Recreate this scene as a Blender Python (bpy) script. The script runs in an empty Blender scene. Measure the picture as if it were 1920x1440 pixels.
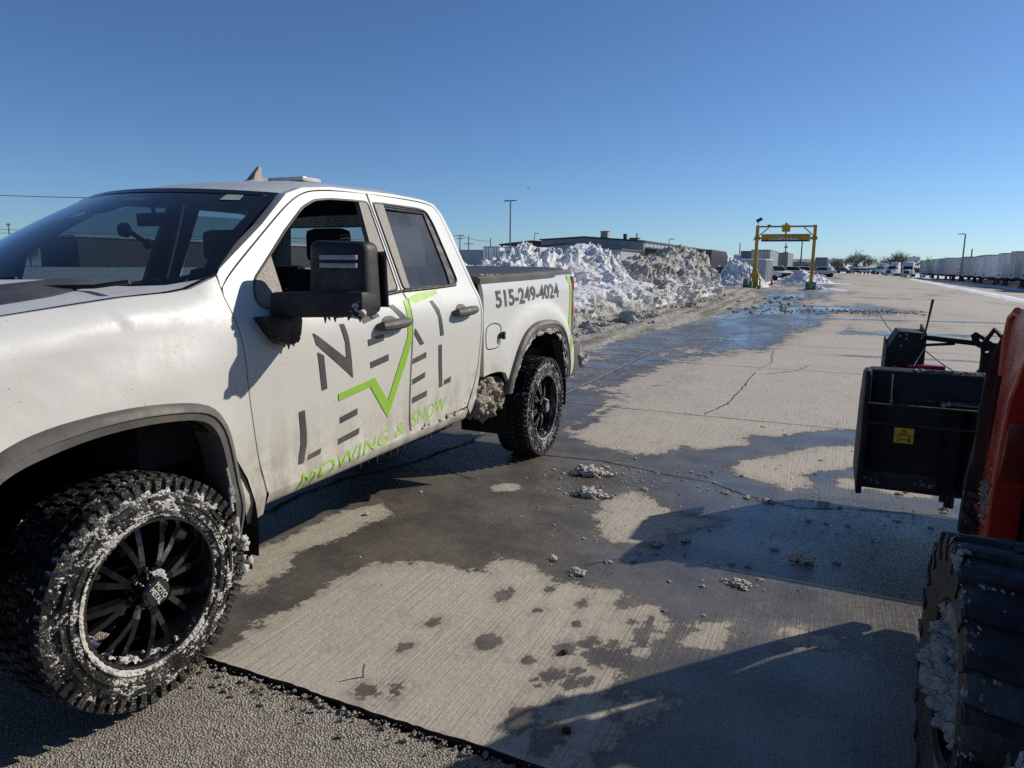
import bpy, bmesh, math, random
import numpy as np
from mathutils import Vector, Matrix, noise as mn
from mathutils.geometry import delaunay_2d_cdt
R = math.radians
scene = bpy.context.scene
COL = scene.collection
random.seed(7)

# ------------------------------------------------------------------ camera, sky, sun, exposure
cam = bpy.data.cameras.new('camera'); cam_o = bpy.data.objects.new('camera', cam); COL.objects.link(cam_o)
yaw, pitch, roll = 0.426585, 0.168045, 0.010491
fwd = Vector((-math.sin(yaw)*math.cos(pitch), math.cos(yaw)*math.cos(pitch), -math.sin(pitch)))
rgt = Vector((math.cos(yaw), math.sin(yaw), 0)); upv = rgt.cross(fwd)
r2 = rgt*math.cos(roll) + upv*math.sin(roll); u2 = upv*math.cos(roll) - rgt*math.sin(roll)
mw = Matrix((r2, u2, -fwd)).transposed().to_4x4(); mw.translation = (3.1761, -1.6318, 1.5982)
cam_o.matrix_world = mw
cam.sensor_fit = 'HORIZONTAL'; cam.sensor_width = 36; cam.lens = 24.677
cam.clip_start = 0.05; cam.clip_end = 5000
scene.camera = cam_o

SUN = Vector((1.2, 1.26, 1.0)).normalized()
SUN_EL = math.asin(SUN.z); SUN_AZ = math.atan2(SUN.x, SUN.y)
world = bpy.data.worlds.new('World'); scene.world = world; world.use_nodes = True
wn = world.node_tree.nodes; wl = world.node_tree.links
for n in list(wn): wn.remove(n)
sky = wn.new('ShaderNodeTexSky'); sky.sky_type = 'NISHITA'; sky.sun_disc = False
sky.sun_elevation = SUN_EL; sky.sun_rotation = SUN_AZ
sky.altitude = 200; sky.air_density = 0.8; sky.dust_density = 0.25; sky.ozone_density = 3.0
bgn = wn.new('ShaderNodeBackground'); bgn.inputs['Strength'].default_value = 0.080
wo = wn.new('ShaderNodeOutputWorld')
tint = wn.new('ShaderNodeMix'); tint.data_type = 'RGBA'; tint.blend_type = 'MULTIPLY'; tint.inputs[0].default_value = 1.0
tint.inputs[7].default_value = (0.74, 0.96, 1.19, 1)      # clear, dry winter air
wl.new(sky.outputs[0], tint.inputs[6]); wl.new(tint.outputs[2], bgn.inputs[0]); wl.new(bgn.outputs[0], wo.inputs[0])
sl = bpy.data.lights.new('sun', 'SUN'); sl.energy = 4.4; sl.angle = R(0.53); sl.color = (1.0, 0.93, 0.82)
so = bpy.data.objects.new('sun', sl); COL.objects.link(so)
so.rotation_euler = SUN.to_track_quat('Z', 'Y').to_euler(); so.location = (20, 20, 30)
scene.view_settings.view_transform = 'Standard'; scene.view_settings.look = 'None'
scene.view_settings.exposure = 0.10; scene.view_settings.gamma = 1.0
scene.render.engine = 'CYCLES'
scene.cycles.use_denoising = False
scene.cycles.max_bounces = 8; scene.cycles.transparent_max_bounces = 12
scene.cycles.sample_clamp_indirect = 3.0; scene.cycles.use_adaptive_sampling = False
scene.cycles.caustics_reflective = False; scene.cycles.caustics_refractive = False

# ------------------------------------------------------------------ helpers
class NT:
    """small node-graph helper"""
    def __init__(self, name):
        self.m = bpy.data.materials.new(name); self.m.use_nodes = True
        self.t = self.m.node_tree
        for n in list(self.t.nodes): self.t.nodes.remove(n)
        self.out = self.t.nodes.new('ShaderNodeOutputMaterial')
        self.co = self.t.nodes.new('ShaderNodeTexCoord')
        self.obj = self.co.outputs['Object']
    def n(self, ty, **kw):
        x = self.t.nodes.new('ShaderNode'+ty)
        for k, v in kw.items():
            if hasattr(x, k): setattr(x, k, v)
        return x
    def set(self, sock, v):
        if isinstance(v, bpy.types.NodeSocket): self.t.links.new(v, sock)
        elif isinstance(v, (tuple, list)) and len(v) == 3 and sock.type == 'RGBA': sock.default_value = (*v, 1)
        else: sock.default_value = v
    def map(self, scale=(1, 1, 1), rot=(0, 0, 0), vec=None):
        x = self.n('Mapping'); self.set(x.inputs[0], vec or self.obj)
        x.inputs['Scale'].default_value = scale; x.inputs['Rotation'].default_value = rot
        return x.outputs[0]
    def noise(self, scale, detail=3, rough=.55, vec=None, dist=0):
        x = self.n('TexNoise'); self.set(x.inputs['Vector'], vec or self.obj)
        x.inputs['Scale'].default_value = scale; x.inputs['Detail'].default_value = detail
        x.inputs['Roughness'].default_value = rough; x.inputs['Distortion'].default_value = dist
        return x.outputs[0]
    def vor(self, scale, vec=None, feature='F1', rand=1):
        x = self.n('TexVoronoi', feature=feature); self.set(x.inputs['Vector'], vec or self.obj)
        x.inputs['Scale'].default_value = scale; x.inputs['Randomness'].default_value = rand
        return x.outputs[0]
    def ramp(self, v, a, b, lo=0., hi=1., smooth=True):
        x = self.n('MapRange', interpolation_type='SMOOTHSTEP' if smooth else 'LINEAR')
        self.set(x.inputs[0], v)
        for i, q in zip((1, 2, 3, 4), (a, b, lo, hi)): self.set(x.inputs[i], q)
        return x.outputs[0]
    def math(self, op, a, b=0., c=None):
        x = self.n('Math', operation=op); self.set(x.inputs[0], a); self.set(x.inputs[1], b)
        if c is not None: self.set(x.inputs[2], c)
        return x.outputs[0]
    def mix(self, f, a, b, mode='MIX'):
        if isinstance(a, (int, float)):
            x = self.n('Mix', data_type='FLOAT'); self.set(x.inputs[0], f); self.set(x.inputs[2], a); self.set(x.inputs[3], b)
            return x.outputs[0]
        x = self.n('Mix', data_type='RGBA', blend_type=mode)
        self.set(x.inputs[0], f); self.set(x.inputs[6], a); self.set(x.inputs[7], b)
        return x.outputs[2]
    def sep(self, i):
        x = self.n('SeparateXYZ'); self.set(x.inputs[0], self.obj); return x.outputs[i]
    def attr(self, name):
        x = self.n('Attribute'); x.attribute_name = name; return x.outputs['Fac']
    def bump(self, h, strength=.3, dist=.01, normal=None):
        x = self.n('Bump'); x.inputs['Strength'].default_value = 1.0
        self.set(x.inputs['Strength'], strength); x.inputs['Distance'].default_value = dist
        self.set(x.inputs['Height'], h)
        if normal is not None: self.set(x.inputs['Normal'], normal)
        return x.outputs[0]
    def pbsdf(self, color, rough=.6, metal=0., normal=None, spec=.5, **kw):
        p = self.n('BsdfPrincipled')
        self.set(p.inputs['Base Color'], color); self.set(p.inputs['Roughness'], rough); self.set(p.inputs['Metallic'], metal)
        self.set(p.inputs['Specular IOR Level'], spec)
        if normal is not None: self.set(p.inputs['Normal'], normal)
        for k, v in kw.items(): self.set(p.inputs[k], v)
        return p.outputs[0]
    def done(self, sh):
        self.t.links.new(sh, self.out.inputs[0]); return self.m

def simple(name, c, rough=.6, metal=0., var=.15, scale=6, bump=0., bscale=40, spec=.5, grime=None, gamt=.5, coat=0.):
    g = NT(name)
    f = g.noise(scale, 4)
    c2 = tuple(max(0, x*(1-var*1.6)) for x in c); c1 = tuple(min(1, x*(1+var)) for x in c)
    col = g.mix(f, c2, c1)
    if grime:
        gf = g.ramp(g.noise(scale*.7, 6, .65), .45, .7, 0, gamt)
        col = g.mix(gf, col, grime)
    nrm = g.bump(g.noise(bscale, 4), bump, .01) if bump else None
    rr = g.ramp(g.noise(scale*2, 3), .3, .7, max(.03, rough-.08), min(1, rough+.1))
    kw = {'Coat Weight': coat, 'Coat Roughness': .15} if coat else {}
    return g.done(g.pbsdf(col, rr, metal, nrm, spec, **kw))

ORIG = {}
class MB:
    def __init__(self): self.v = []; self.f = []
    def add(self, vs, fs):
        o = len(self.v); self.v += [tuple(p) for p in vs]; self.f += [tuple(i+o for i in q) for q in fs]
        return self
    def box(self, x0, x1, y0, y1, z0, z1):
        return self.add([(x0,y0,z0),(x1,y0,z0),(x1,y1,z0),(x0,y1,z0),(x0,y0,z1),(x1,y0,z1),(x1,y1,z1),(x0,y1,z1)],
            [(0,3,2,1),(4,5,6,7),(0,1,5,4),(1,2,6,5),(2,3,7,6),(3,0,4,7)])
    def obox(self, c, s, rot=(0,0,0)):
        from mathutils import Euler
        m = Euler(rot).to_matrix(); c = Vector(c); vs = []
        for x, y, z in ((-1,-1,-1),(1,-1,-1),(1,1,-1),(-1,1,-1),(-1,-1,1),(1,-1,1),(1,1,1),(-1,1,1)):
            vs.append(c + m @ Vector((x*s[0]/2, y*s[1]/2, z*s[2]/2)))
        return self.add(vs, [(0,3,2,1),(4,5,6,7),(0,1,5,4),(1,2,6,5),(2,3,7,6),(3,0,4,7)])
    def prism(self, poly, axis, a, b):
        """polygon in the two other axes (in xyz order), extruded along axis from a to b"""
        def P(p, t):
            q = list(p); q.insert(axis, t); return tuple(q)
        n = len(poly)
        vs = [P(p, a) for p in poly] + [P(p, b) for p in poly]
        fs = [tuple(range(n))[::-1], tuple(range(n, 2*n))] + [(i, (i+1) % n, n+(i+1) % n, n+i) for i in range(n)]
        return self.add(vs, fs)
    def tube(self, pts, r, n=8, cap=True):
        pts = [Vector(p) for p in pts]; rs = r if isinstance(r, (list, tuple)) else [r]*len(pts)
        vs = []; fs = []; ref = None
        for i, p in enumerate(pts):
            d = (pts[min(i+1, len(pts)-1)] - pts[max(i-1, 0)]).normalized()
            if ref is None: ref = Vector((0,0,1)) if abs(d.z) < .9 else Vector((1,0,0))
            a = d.cross(ref).normalized(); b = a.cross(d).normalized(); ref = b
            for k in range(n):
                t = 2*math.pi*k/n; vs.append(p + (a*math.cos(t) + b*math.sin(t))*rs[i])
        for i in range(len(pts)-1):
            for k in range(n):
                fs.append((i*n+k, i*n+(k+1) % n, (i+1)*n+(k+1) % n, (i+1)*n+k))
        if cap: fs += [tuple(range(n))[::-1], tuple(range((len(pts)-1)*n, len(pts)*n))]
        return self.add(vs, fs)
    def lathe(self, prof, c, n=48, axis=0, close=False):
        """profile of (axial, radius) turned about the axis through c"""
        vs = []; fs = []; m = len(prof)
        for k in range(n):
            t = 2*math.pi*k/n
            for a, r in prof:
                if axis == 0: vs.append((c[0]+a, c[1]+r*math.cos(t), c[2]+r*math.sin(t)))
                elif axis == 1: vs.append((c[0]+r*math.cos(t), c[1]+a, c[2]+r*math.sin(t)))
                else: vs.append((c[0]+r*math.cos(t), c[1]+r*math.sin(t), c[2]+a))
        for k in range(n):
            for i in range(m if close else m-1):
                j = (i+1) % m; k2 = (k+1) % n
                fs.append((k*m+i, k2*m+i, k2*m+j, k*m+j))
        return self.add(vs, fs)
    def grid(self, fn, nu, nv):
        vs = [fn(i/nu, j/nv) for j in range(nv+1) for i in range(nu+1)]
        w = nu+1
        return self.add(vs, [(j*w+i, j*w+i+1, (j+1)*w+i+1, (j+1)*w+i) for j in range(nv) for i in range(nu)])
    def lump(self, c, r, sub=1, amp=.35, flat=.75, seed=None):
        c = Vector(c); s = random.random()*100 if seed is None else seed
        vs, fs = ICO[sub]; out = []
        sx, sy = random.uniform(.75, 1.3), random.uniform(.75, 1.3)
        for p in vs:
            k = 1 + amp*mn.noise(p*1.7 + Vector((s, s*2, s*3))) + amp*.6*mn.noise(p*4 + Vector((s, 0, s)))
            out.append(c + Vector((p.x*sx, p.y*sy, p.z*flat))*r*k)
        return self.add(out, fs)
    def build(self, name, mat, parent=None, smooth=False, bevel=0., seg=2, angle=35):
        L = Vector(ORIG.get(parent.name, (0,0,0))) if parent else Vector((0,0,0))
        me = bpy.data.meshes.new(name)
        me.from_pydata([tuple(Vector(p)-L) for p in self.v], [], self.f); me.update()
        o = bpy.data.objects.new(name, me); COL.objects.link(o)
        if parent: o.parent = parent
        ORIG[o.name] = tuple(L)
        me.materials.append(mat)
        bm = bmesh.new(); bm.from_mesh(me)
        bmesh.ops.recalc_face_normals(bm, faces=bm.faces) if not getattr(self, 'keepn', False) else None
        if bevel:
            es = [e for e in bm.edges if len(e.link_faces) == 2 and e.calc_face_angle(0) > R(30)]
            if es: bmesh.ops.bevel(bm, geom=es, offset=bevel, segments=seg, affect='EDGES', profile=.6, clamp_overlap=True)
        bm.to_mesh(me); bm.free()
        if smooth or bevel:
            me.polygons.foreach_set('use_smooth', [True]*len(me.polygons))
            me.set_sharp_from_angle(angle=R(angle))
        return o
def mk_ico(s):
    bm = bmesh.new(); bmesh.ops.create_icosphere(bm, subdivisions=s, radius=1)
    v = [x.co.copy() for x in bm.verts]; f = [tuple(q.index for q in x.verts) for x in bm.faces]; bm.free(); return v, f
ICO = {i: mk_ico(i) for i in (1, 2, 3, 4)}

def tag(o, label, cat, group=None):
    o['label'] = label; o['category'] = cat
    if group: o['group'] = group
    return o
def thing(name, loc, label, cat, group=None):
    o = bpy.data.objects.new(name, None); COL.objects.link(o); o.location = loc
    o.empty_display_size = .2
    ORIG[o.name] = tuple(loc)
    return tag(o, label, cat, group)
def part_empty(name, parent):
    o = bpy.data.objects.new(name, None); COL.objects.link(o); o.parent = parent
    ORIG[o.name] = ORIG[parent.name]; return o
def struct(o, kind='structure'):
    o['kind'] = kind; return o
def dup(root, loc=None, rotz=None, scale=None, label=None, offset=None):
    r = root.copy(); COL.objects.link(r); ORIG[r.name] = ORIG.get(root.name, (0,0,0))
    if loc is not None: r.location = loc
    if rotz is not None: r.rotation_euler = (0, 0, rotz)
    if scale is not None: r.scale = scale if isinstance(scale, (tuple, list)) else (scale,)*3
    if label: r['label'] = label
    def rec(src, dst):
        for ch in list(src.children):
            c = ch.copy(); COL.objects.link(c); c.parent = dst; rec(ch, c)
    rec(root, r)
    return r
def crust(m, fn, nu, nv, amp, thr, seed, freqs=(18, 45, 110), wrap=False):
    """patchy layer of slush on the surface fn(a, b) -> (point, normal): thick where noise passes a threshold"""
    H = []; V = []; n = nu+1
    for j in range(nv+1):
        for i in range(nu+1):
            p, nr = fn(i/nu, j/nv); q = Vector(p) + Vector((seed, seed*.7, -seed))
            h = .55*mn.noise(q*freqs[0]) + .42*mn.noise(q*freqs[1]) + .30*mn.noise(q*freqs[2]) - thr(i/nu, j/nv)
            H.append(h); V.append(Vector(p) + Vector(nr)*(amp*min(1.0, max(0, h))**.75 if h > 0 else -.002))
    o = len(m.v); use = {}; F = []
    for j in range(nv):
        for i in range(nu):
            k = (j*n+i, j*n+i+1, (j+1)*n+i+1, (j+1)*n+i)
            if max(H[t] for t in k) > 0: F.append(k)
    for f in F:
        for t in f:
            if t not in use: use[t] = len(m.v); m.v.append(tuple(V[t]))
    m.f += [tuple(use[t] for t in f) for f in F]
ORD = ['first','second','third','fourth','fifth','sixth','seventh','eighth','ninth','tenth','eleventh','twelfth','thirteenth','fourteenth','fifteenth','sixteenth','seventeenth','eighteenth','nineteenth','twentieth','twenty-first','twenty-second','twenty-third','twenty-fourth','twenty-fifth','twenty-sixth','twenty-seventh','twenty-eighth','twenty-ninth','thirtieth']
def interp(x, pts):
    if x <= pts[0][0]: return pts[0][1]
    for (a, b), (c, d) in zip(pts, pts[1:]):
        if x <= c: return b + (d-b)*(x-a)/(c-a)
    return pts[-1][1]
def sstep(a, b, x):
    t = min(1, max(0, (x-a)/(b-a))); return t*t*(3-2*t)
def in_poly(x, y, P):
    c = False; j = len(P)-1
    for i in range(len(P)):
        xi, yi = P[i]; xj, yj = P[j]
        if (yi > y) != (yj > y) and x < (xj-xi)*(y-yi)/(yj-yi)+xi: c = not c
        j = i
    return c
def resample(P, res, closed=True):
    out = []; n = len(P)
    for i in range(n if closed else n-1):
        a, b = P[i], P[(i+1) % n]; d = math.hypot(b[0]-a[0], b[1]-a[1]); k = max(1, int(round(d/res)))
        out += [(a[0]+(b[0]-a[0])*t/k, a[1]+(b[1]-a[1])*t/k) for t in range(k)]
    if not closed: out.append(P[-1])
    return out
def smooth_poly(P, it=2, closed=True):
    """Chaikin corner cutting"""
    for _ in range(it):
        Q = []; n = len(P)
        if not closed: Q.append(P[0])
        for i in range(n if closed else n-1):
            a, b = P[i], P[(i+1) % n]
            Q += [(a[0]*.75+b[0]*.25, a[1]*.75+b[1]*.25), (a[0]*.25+b[0]*.75, a[1]*.25+b[1]*.75)]
        if not closed: Q.append(P[-1])
        P = Q
    return P
def round_poly(P, r=.03, k=4):
    out = []; n = len(P)
    for i in range(n):
        a, b, c = Vector(P[i-1]), Vector(P[i]), Vector(P[(i+1) % n])
        p = b + (a-b).normalized()*min(r, (a-b).length*.45); q = b + (c-b).normalized()*min(r, (c-b).length*.45)
        for t in range(k+1):
            t /= k; v = p*(1-t)**2 + b*2*t*(1-t) + q*t*t; out.append((v.x, v.y))
    return out
def shrink(P, d):
    n = len(P); A = sum(P[i][0]*P[(i+1) % n][1]-P[(i+1) % n][0]*P[i][1] for i in range(n)); s = 1 if A > 0 else -1
    out = []
    for i in range(n):
        a, b, c = Vector(P[i-1]), Vector(P[i]), Vector(P[(i+1) % n])
        e1 = (b-a).normalized(); e2 = (c-b).normalized()
        n1 = Vector((-e1.y, e1.x))*s; n2 = Vector((-e2.y, e2.x))*s
        m = (n1+n2); m = m/max(.3, m.length_squared/2) if m.length > 1e-6 else n1
        q = b + m*d*(1/1.0); out.append((q.x, q.y))
    return out
def tri_fill(outline, holes=(), res=.05):
    """triangulate a 2-D polygon with holes and interior points"""
    loops = [resample(outline, res)] + [resample(h, res) for h in holes]
    pts = []; edges = []
    for L in loops:
        o = len(pts); pts += L; edges += [(o+i, o+(i+1) % len(L)) for i in range(len(L))]
    xs = [p[0] for p in outline]; ys = [p[1] for p in outline]
    bp = np.array(pts)
    x = min(xs)+res/2
    while x < max(xs):
        y = min(ys)+res/2
        while y < max(ys):
            if in_poly(x, y, outline) and not any(in_poly(x, y, h) for h in holes):
                if ((bp-(x, y))**2).sum(1).min() > (res*.45)**2: pts.append((x, y))
            y += res
        x += res
    r = delaunay_2d_cdt([Vector(p) for p in pts], edges, [], 0, 1e-6)
    V = [(p.x, p.y) for p in r[0]]; F = []
    for f in r[2]:
        cx = sum(V[i][0] for i in f)/3; cy = sum(V[i][1] for i in f)/3
        if in_poly(cx, cy, outline) and not any(in_poly(cx, cy, h) for h in holes): F.append(tuple(f))
    return V, F
def panel(name, outline, xfun, mat, parent, holes=(), res=.05, thick=.02, gap=.0, mirror=False, proud=0.):
    """sheet lying on the surface x = xfun(y, z), with returned edges"""
    if gap: outline = shrink(outline, gap)
    V, F = tri_fill(outline, holes, res)
    s = -1 if mirror else 1
    me = MB(); vs = [(s*(xfun(y, z)+proud), y, z) for y, z in V]
    me.v = list(vs); me.f = list(F)
    # make normals face outwards
    def flip(f):
        a, b, c = (Vector(me.v[i]) for i in f[:3]); return (b-a).cross(c-a).x*s < 0
    me.f = [tuple(reversed(f)) if flip(f) else f for f in me.f]
    ec = {}
    for f in me.f:
        for i in range(len(f)):
            k = (f[i], f[(i+1) % len(f)]); ec[k] = 1
    for (a, b) in list(ec):
        if (b, a) not in ec and thick:
            o = len(me.v); pa, pb = me.v[a], me.v[b]
            me.v += [pa, pb, (pb[0]-s*thick, pb[1], pb[2]), (pa[0]-s*thick, pa[1], pa[2])]
            me.f.append((o+1, o, o+3, o+2))
    me.keepn = True
    return me.build(name, mat, parent, smooth=True, angle=40)
def text_mesh(txt, size=1., bold=0., shear=0., spacing=1., cuts=0):
    cu = bpy.data.curves.new('t', 'FONT'); cu.body = txt; cu.size = size; cu.offset = bold; cu.shear = shear; cu.space_character = spacing
    cu.resolution_u = 3
    ob = bpy.data.objects.new('t', cu); COL.objects.link(ob)
    bpy.context.view_layer.update()
    me = bpy.data.meshes.new_from_object(ob.evaluated_get(bpy.context.evaluated_depsgraph_get()))
    bm = bmesh.new(); bm.from_mesh(me); bmesh.ops.triangulate(bm, faces=bm.faces)
    if cuts:
        for _ in range(cuts):
            es = [e for e in bm.edges if e.calc_length() > .12*size]
            if es: bmesh.ops.subdivide_edges(bm, edges=es, cuts=1)
            bmesh.ops.triangulate(bm, faces=bm.faces)
    bm.to_mesh(me); bm.free()
    v = [(p.co.x, p.co.y) for p in me.vertices]; f = [tuple(p.vertices) for p in me.polygons]
    bpy.data.objects.remove(ob); bpy.data.curves.remove(cu); bpy.data.meshes.remove(me)
    return v, f
def vnoise(x, y, seed=0):
    """numpy value noise"""
    xi = np.floor(x).astype(np.int64); yi = np.floor(y).astype(np.int64); fx = x-xi; fy = y-yi
    def h(a, b):
        n = (a*374761393 + b*668265263 + seed*974634777) & 0x7fffffff
        n = ((n ^ (n >> 13))*1274126177) & 0x7fffffff
        return ((n ^ (n >> 16)) & 0xffff)/65535.
    u = fx*fx*(3-2*fx); w = fy*fy*(3-2*fy)
    return (h(xi, yi)*(1-u)+h(xi+1, yi)*u)*(1-w) + (h(xi, yi+1)*(1-u)+h(xi+1, yi+1)*u)*w
def fbm(x, y, seed=0, o=4):
    s = 0; a = .5
    for i in range(o): s = s + a*vnoise(x*2**i, y*2**i, seed+i*17); a *= .5
    return s
# ------------------------------------------------------------------ ground materials
def concrete_mat():
    g = NT('broomed_concrete')
    wet = g.attr('wet'); film = g.attr('film')
    n1 = g.noise(1.1, 6, .6); n2 = g.noise(38, 5, .7); n3 = g.noise(260, 2, .6)
    broom = g.noise(1.0, 3, .6, g.map((95, 2.6, 1), (0, 0, R(4))), .6)
    base = g.mix(n1, (.365, .318, .248), (.525, .466, .375))
    base = g.mix(g.ramp(n2, .3, .75, 0, .5), base, (.60, .55, .475))
    base = g.mix(g.ramp(n3, .50, .70, 0, .6), base, (.17, .15, .125))
    base = g.mix(g.ramp(broom, .48, .68, 0, .38), base, (.20, .18, .15))
    spots = g.ramp(g.vor(9, g.map((1, 1, 1))), .10, .05)
    stain = g.ramp(g.noise(3.1, 6, .7), .56, .70, 0, .5)
    base = g.mix(stain, base, (.22, .196, .158))
    # how wet: stored field broken up by fine noise
    fld = g.math('ADD', wet, g.math('MULTIPLY', g.math('SUBTRACT', g.noise(6, 8, .78), .5), .62))
    fld = g.math('ADD', fld, g.math('MULTIPLY', g.math('SUBTRACT', g.noise(1.7, 3), .5), .30))
    fld = g.math('ADD', fld, g.math('MULTIPLY', g.math('SUBTRACT', broom, .5), .10))
    w = g.ramp(fld, -.012, .018)
    halo = g.math('MULTIPLY', g.ramp(fld, -.22, .0), g.ramp(g.noise(14, 5, .7), .35, .65, .1, .55))
    base = g.mix(halo, base, (.20, .172, .132))
    pud = g.math('MULTIPLY', g.ramp(fld, .03, .14), film)
    dampc = g.mix(.72, base, (.050, .039, .027))
    dampc = g.mix(g.ramp(g.noise(2.3, 5, .6), .35, .65, 0, .6), dampc, (.034, .030, .026))
    col = g.mix(w, base, dampc)
    rough = g.mix(w, .90, g.mix(pud, .50, g.ramp(n2, .3, .7, g.ramp(g.sep(1), 5, 12, .24, .07), g.ramp(g.sep(1), 5, 12, .44, .17))))
    hb = g.math('ADD', g.math('MULTIPLY', broom, .9), g.math('MULTIPLY', n2, .7))
    hb = g.math('ADD', hb, g.math('MULTIPLY', n3, .35))
    st = g.mix(w, .95, g.mix(pud, .75, g.ramp(g.sep(1), 5, 12, .55, .16)))
    nr = g.bump(hb, st, .006)
    return g.done(g.pbsdf(col, rough, 0, nr, .5, **{'Coat Weight': g.math('MULTIPLY', pud, g.ramp(g.noise(1.3, 4), .4, .65, .0, .35)), 'Coat Roughness': .12}))
def rough_pavement_mat():
    g = NT('exposed_aggregate')
    v = g.vor(115); n = g.noise(1.6, 5, .6); n2 = g.noise(30, 5, .7); v2 = g.vor(230)
    v3 = g.vor(38)
    c = g.mix(g.ramp(v, .1, .75), (.50, .445, .375), (.13, .11, .087))
    c = g.mix(g.ramp(n2, .35, .7, 0, .55), c, (.52, .47, .40))
    c = g.mix(g.ramp(n, .48, .72, 0, .6), c, (.19, .155, .115))
    c = g.mix(g.ramp(g.noise(7, 5, .7), .58, .70, 0, .55), c, (.12, .095, .07))
    h = g.math('ADD', g.math('MULTIPLY', g.ramp(v, 0, .8, 1, 0), 1.0), g.math('MULTIPLY', g.ramp(v2, 0, .8, 1, 0), .4))
    c = g.mix(g.ramp(v3, .22, .12, 0, .45), c, (.56, .52, .46))
    h = g.math('ADD', h, g.math('MULTIPLY', n2, .9))
    return g.done(g.pbsdf(c, .85, 0, g.bump(h, .85, .009), .3))
def snow_mat(name, clean, dirty, dirt_lo, dirt_hi, scale=.5, bs=.6):
    g = NT(name)
    d = g.attr('dirt')
    f = g.math('ADD', d, g.math('MULTIPLY', g.math('SUBTRACT', g.noise(scale*4, 6, .7), .5), .9))
    m = g.ramp(f, dirt_lo, dirt_hi)
    c = g.mix(m, clean, dirty)
    c = g.mix(g.ramp(g.noise(14, 5, .75), .56, .78, 0, .5), c, tuple(x*.42 for x in dirty))
    h = g.math('ADD', g.noise(9, 6, .72), g.math('MULTIPLY', g.noise(40, 4, .7), .4))
    h = g.math('ADD', h, g.math('MULTIPLY', g.ramp(g.vor(5.5), 0, .8, 1, 0), g.ramp(g.noise(.9, 3), .4, .65, .05, .7)))
    return g.done(g.pbsdf(c, .75, 0, g.bump(h, bs, .085), .3))
MAT = {}
MAT['concrete'] = concrete_mat(); MAT['agg'] = rough_pavement_mat()
MAT['field'] = simple('snow_field', (.62, .63, .64), .9, var=.2, scale=.05)
MAT['joint'] = simple('joint_filler', (.018, .016, .014), .8, var=.5, scale=20)
MAT['seal'] = simple('pale_joint_seal', (.34, .33, .31), .7, var=.5, scale=8, grime=(.1, .09, .08))
MAT['slush'] = snow_mat('slush_lump', (.66, .62, .54), (.40, .35, .27), .55, 1.0, 2, .6)
MAT['slushbed'] = snow_mat('driven_slush', (.44, .405, .34), (.22, .19, .145), .35, .75, .8, .9)

# ------------------------------------------------------------------ ground, pavement, joints
def gz(x): return -.033*min(max(x-8, 0), 13.2)
def sd_poly(X, Y, P):
    """signed distance on arrays, positive inside"""
    d = np.full(X.shape, 1e9); ins = np.zeros(X.shape, bool); n = len(P)
    for i in range(n):
        ax, ay = P[i]; bx, by = P[(i+1) % n]
        ex, ey = bx-ax, by-ay; t = np.clip(((X-ax)*ex+(Y-ay)*ey)/(ex*ex+ey*ey+1e-12), 0, 1)
        d = np.minimum(d, np.hypot(X-ax-t*ex, Y-ay-t*ey))
        c = ((ay > Y) != (by > Y)) & (X < (bx-ax)*(Y-ay)/((by-ay) if by != ay else 1e-9)+ax)
        ins ^= c
    return np.where(ins, d, -d)
DRY = [
 [(.94,.1),(.98,.43),(.97,.68),(.98,1.11),(1.04,1.33),(1.38,1.44),(1.5,1.44),(1.79,1.58),(1.9,1.53),(2.02,1.56),(2.35,1.52),(2.5,1.47),(2.58,1.33),(2.57,1.11),(2.52,.94),(2.51,.71),(2.56,.71),(2.58,.78),(2.75,.75),(2.66,.66),(2.58,.4),(2.46,.1)],
 [(.52,.83),(.35,1.12),(.37,1.48),(.37,1.89),(.52,2.14),(.7,2.0),(.65,1.52),(.58,1.23),(.65,1.0),(.68,.78)],
 [(1.85,2.54),(1.82,2.87),(1.98,3.11),(2.15,3.03),(2.31,2.81),(2.41,2.82),(2.62,2.79),(2.52,2.61),(2.38,2.46),(2.4,2.24),(2.22,2.23),(2.11,2.17),(1.98,2.23)],
 [(1.1,4.45),(.86,4.75),(.91,6.9),(.94,7.53),(.98,10.05),(1.23,11.26),(1.55,11.29),(1.81,13.03),(2.17,13.23),(2.89,17.3),(9.8,17.9),(9.8,6.3),(3.91,6.3),(3.29,5.99),(2.76,5.38),(2.56,5.36),(2.48,5.15),(2.57,4.97),(2.35,4.71),(2.22,4.5),(2.04,4.62),(2.0,4.33),(1.73,4.12),(1.39,4.22)],
 [(2.52,4.06),(2.61,4.39),(2.85,4.67),(3.19,5.18),(3.51,5.34),(4.6,5.4),(4.4,4.61),(3.49,4.61),(3.21,4.33),(3.05,4.12),(3.14,3.91),(3.0,3.67),(2.83,3.82),(2.63,3.91)],
 [(3.27,4.17),(3.48,4.27),(3.9,4.2),(3.9,3.9),(3.47,3.96),(3.29,3.87)],
 [(2.72,1.2),(2.74,1.44),(2.87,1.52),(2.88,1.36),(2.83,1.25)],
 [(3.07,1.57),(3.13,1.58),(3.23,1.51),(3.35,1.54),(3.24,1.43),(3.1,1.38)],
 [(1.04,2.81),(1.14,2.92),(1.27,2.87),(1.22,2.73),(1.09,2.72)],
 [(2.01,1.54),(1.84,1.64),(1.61,1.69),(1.61,1.53),(1.64,1.36),(1.9,1.33)]]
WETS = [[(.86,4.75),(.91,6.9),(1.08,10.49),(1.32,10.36),(1.08,7.77),(1.02,5.71),(1.02,4.57)]]
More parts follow.
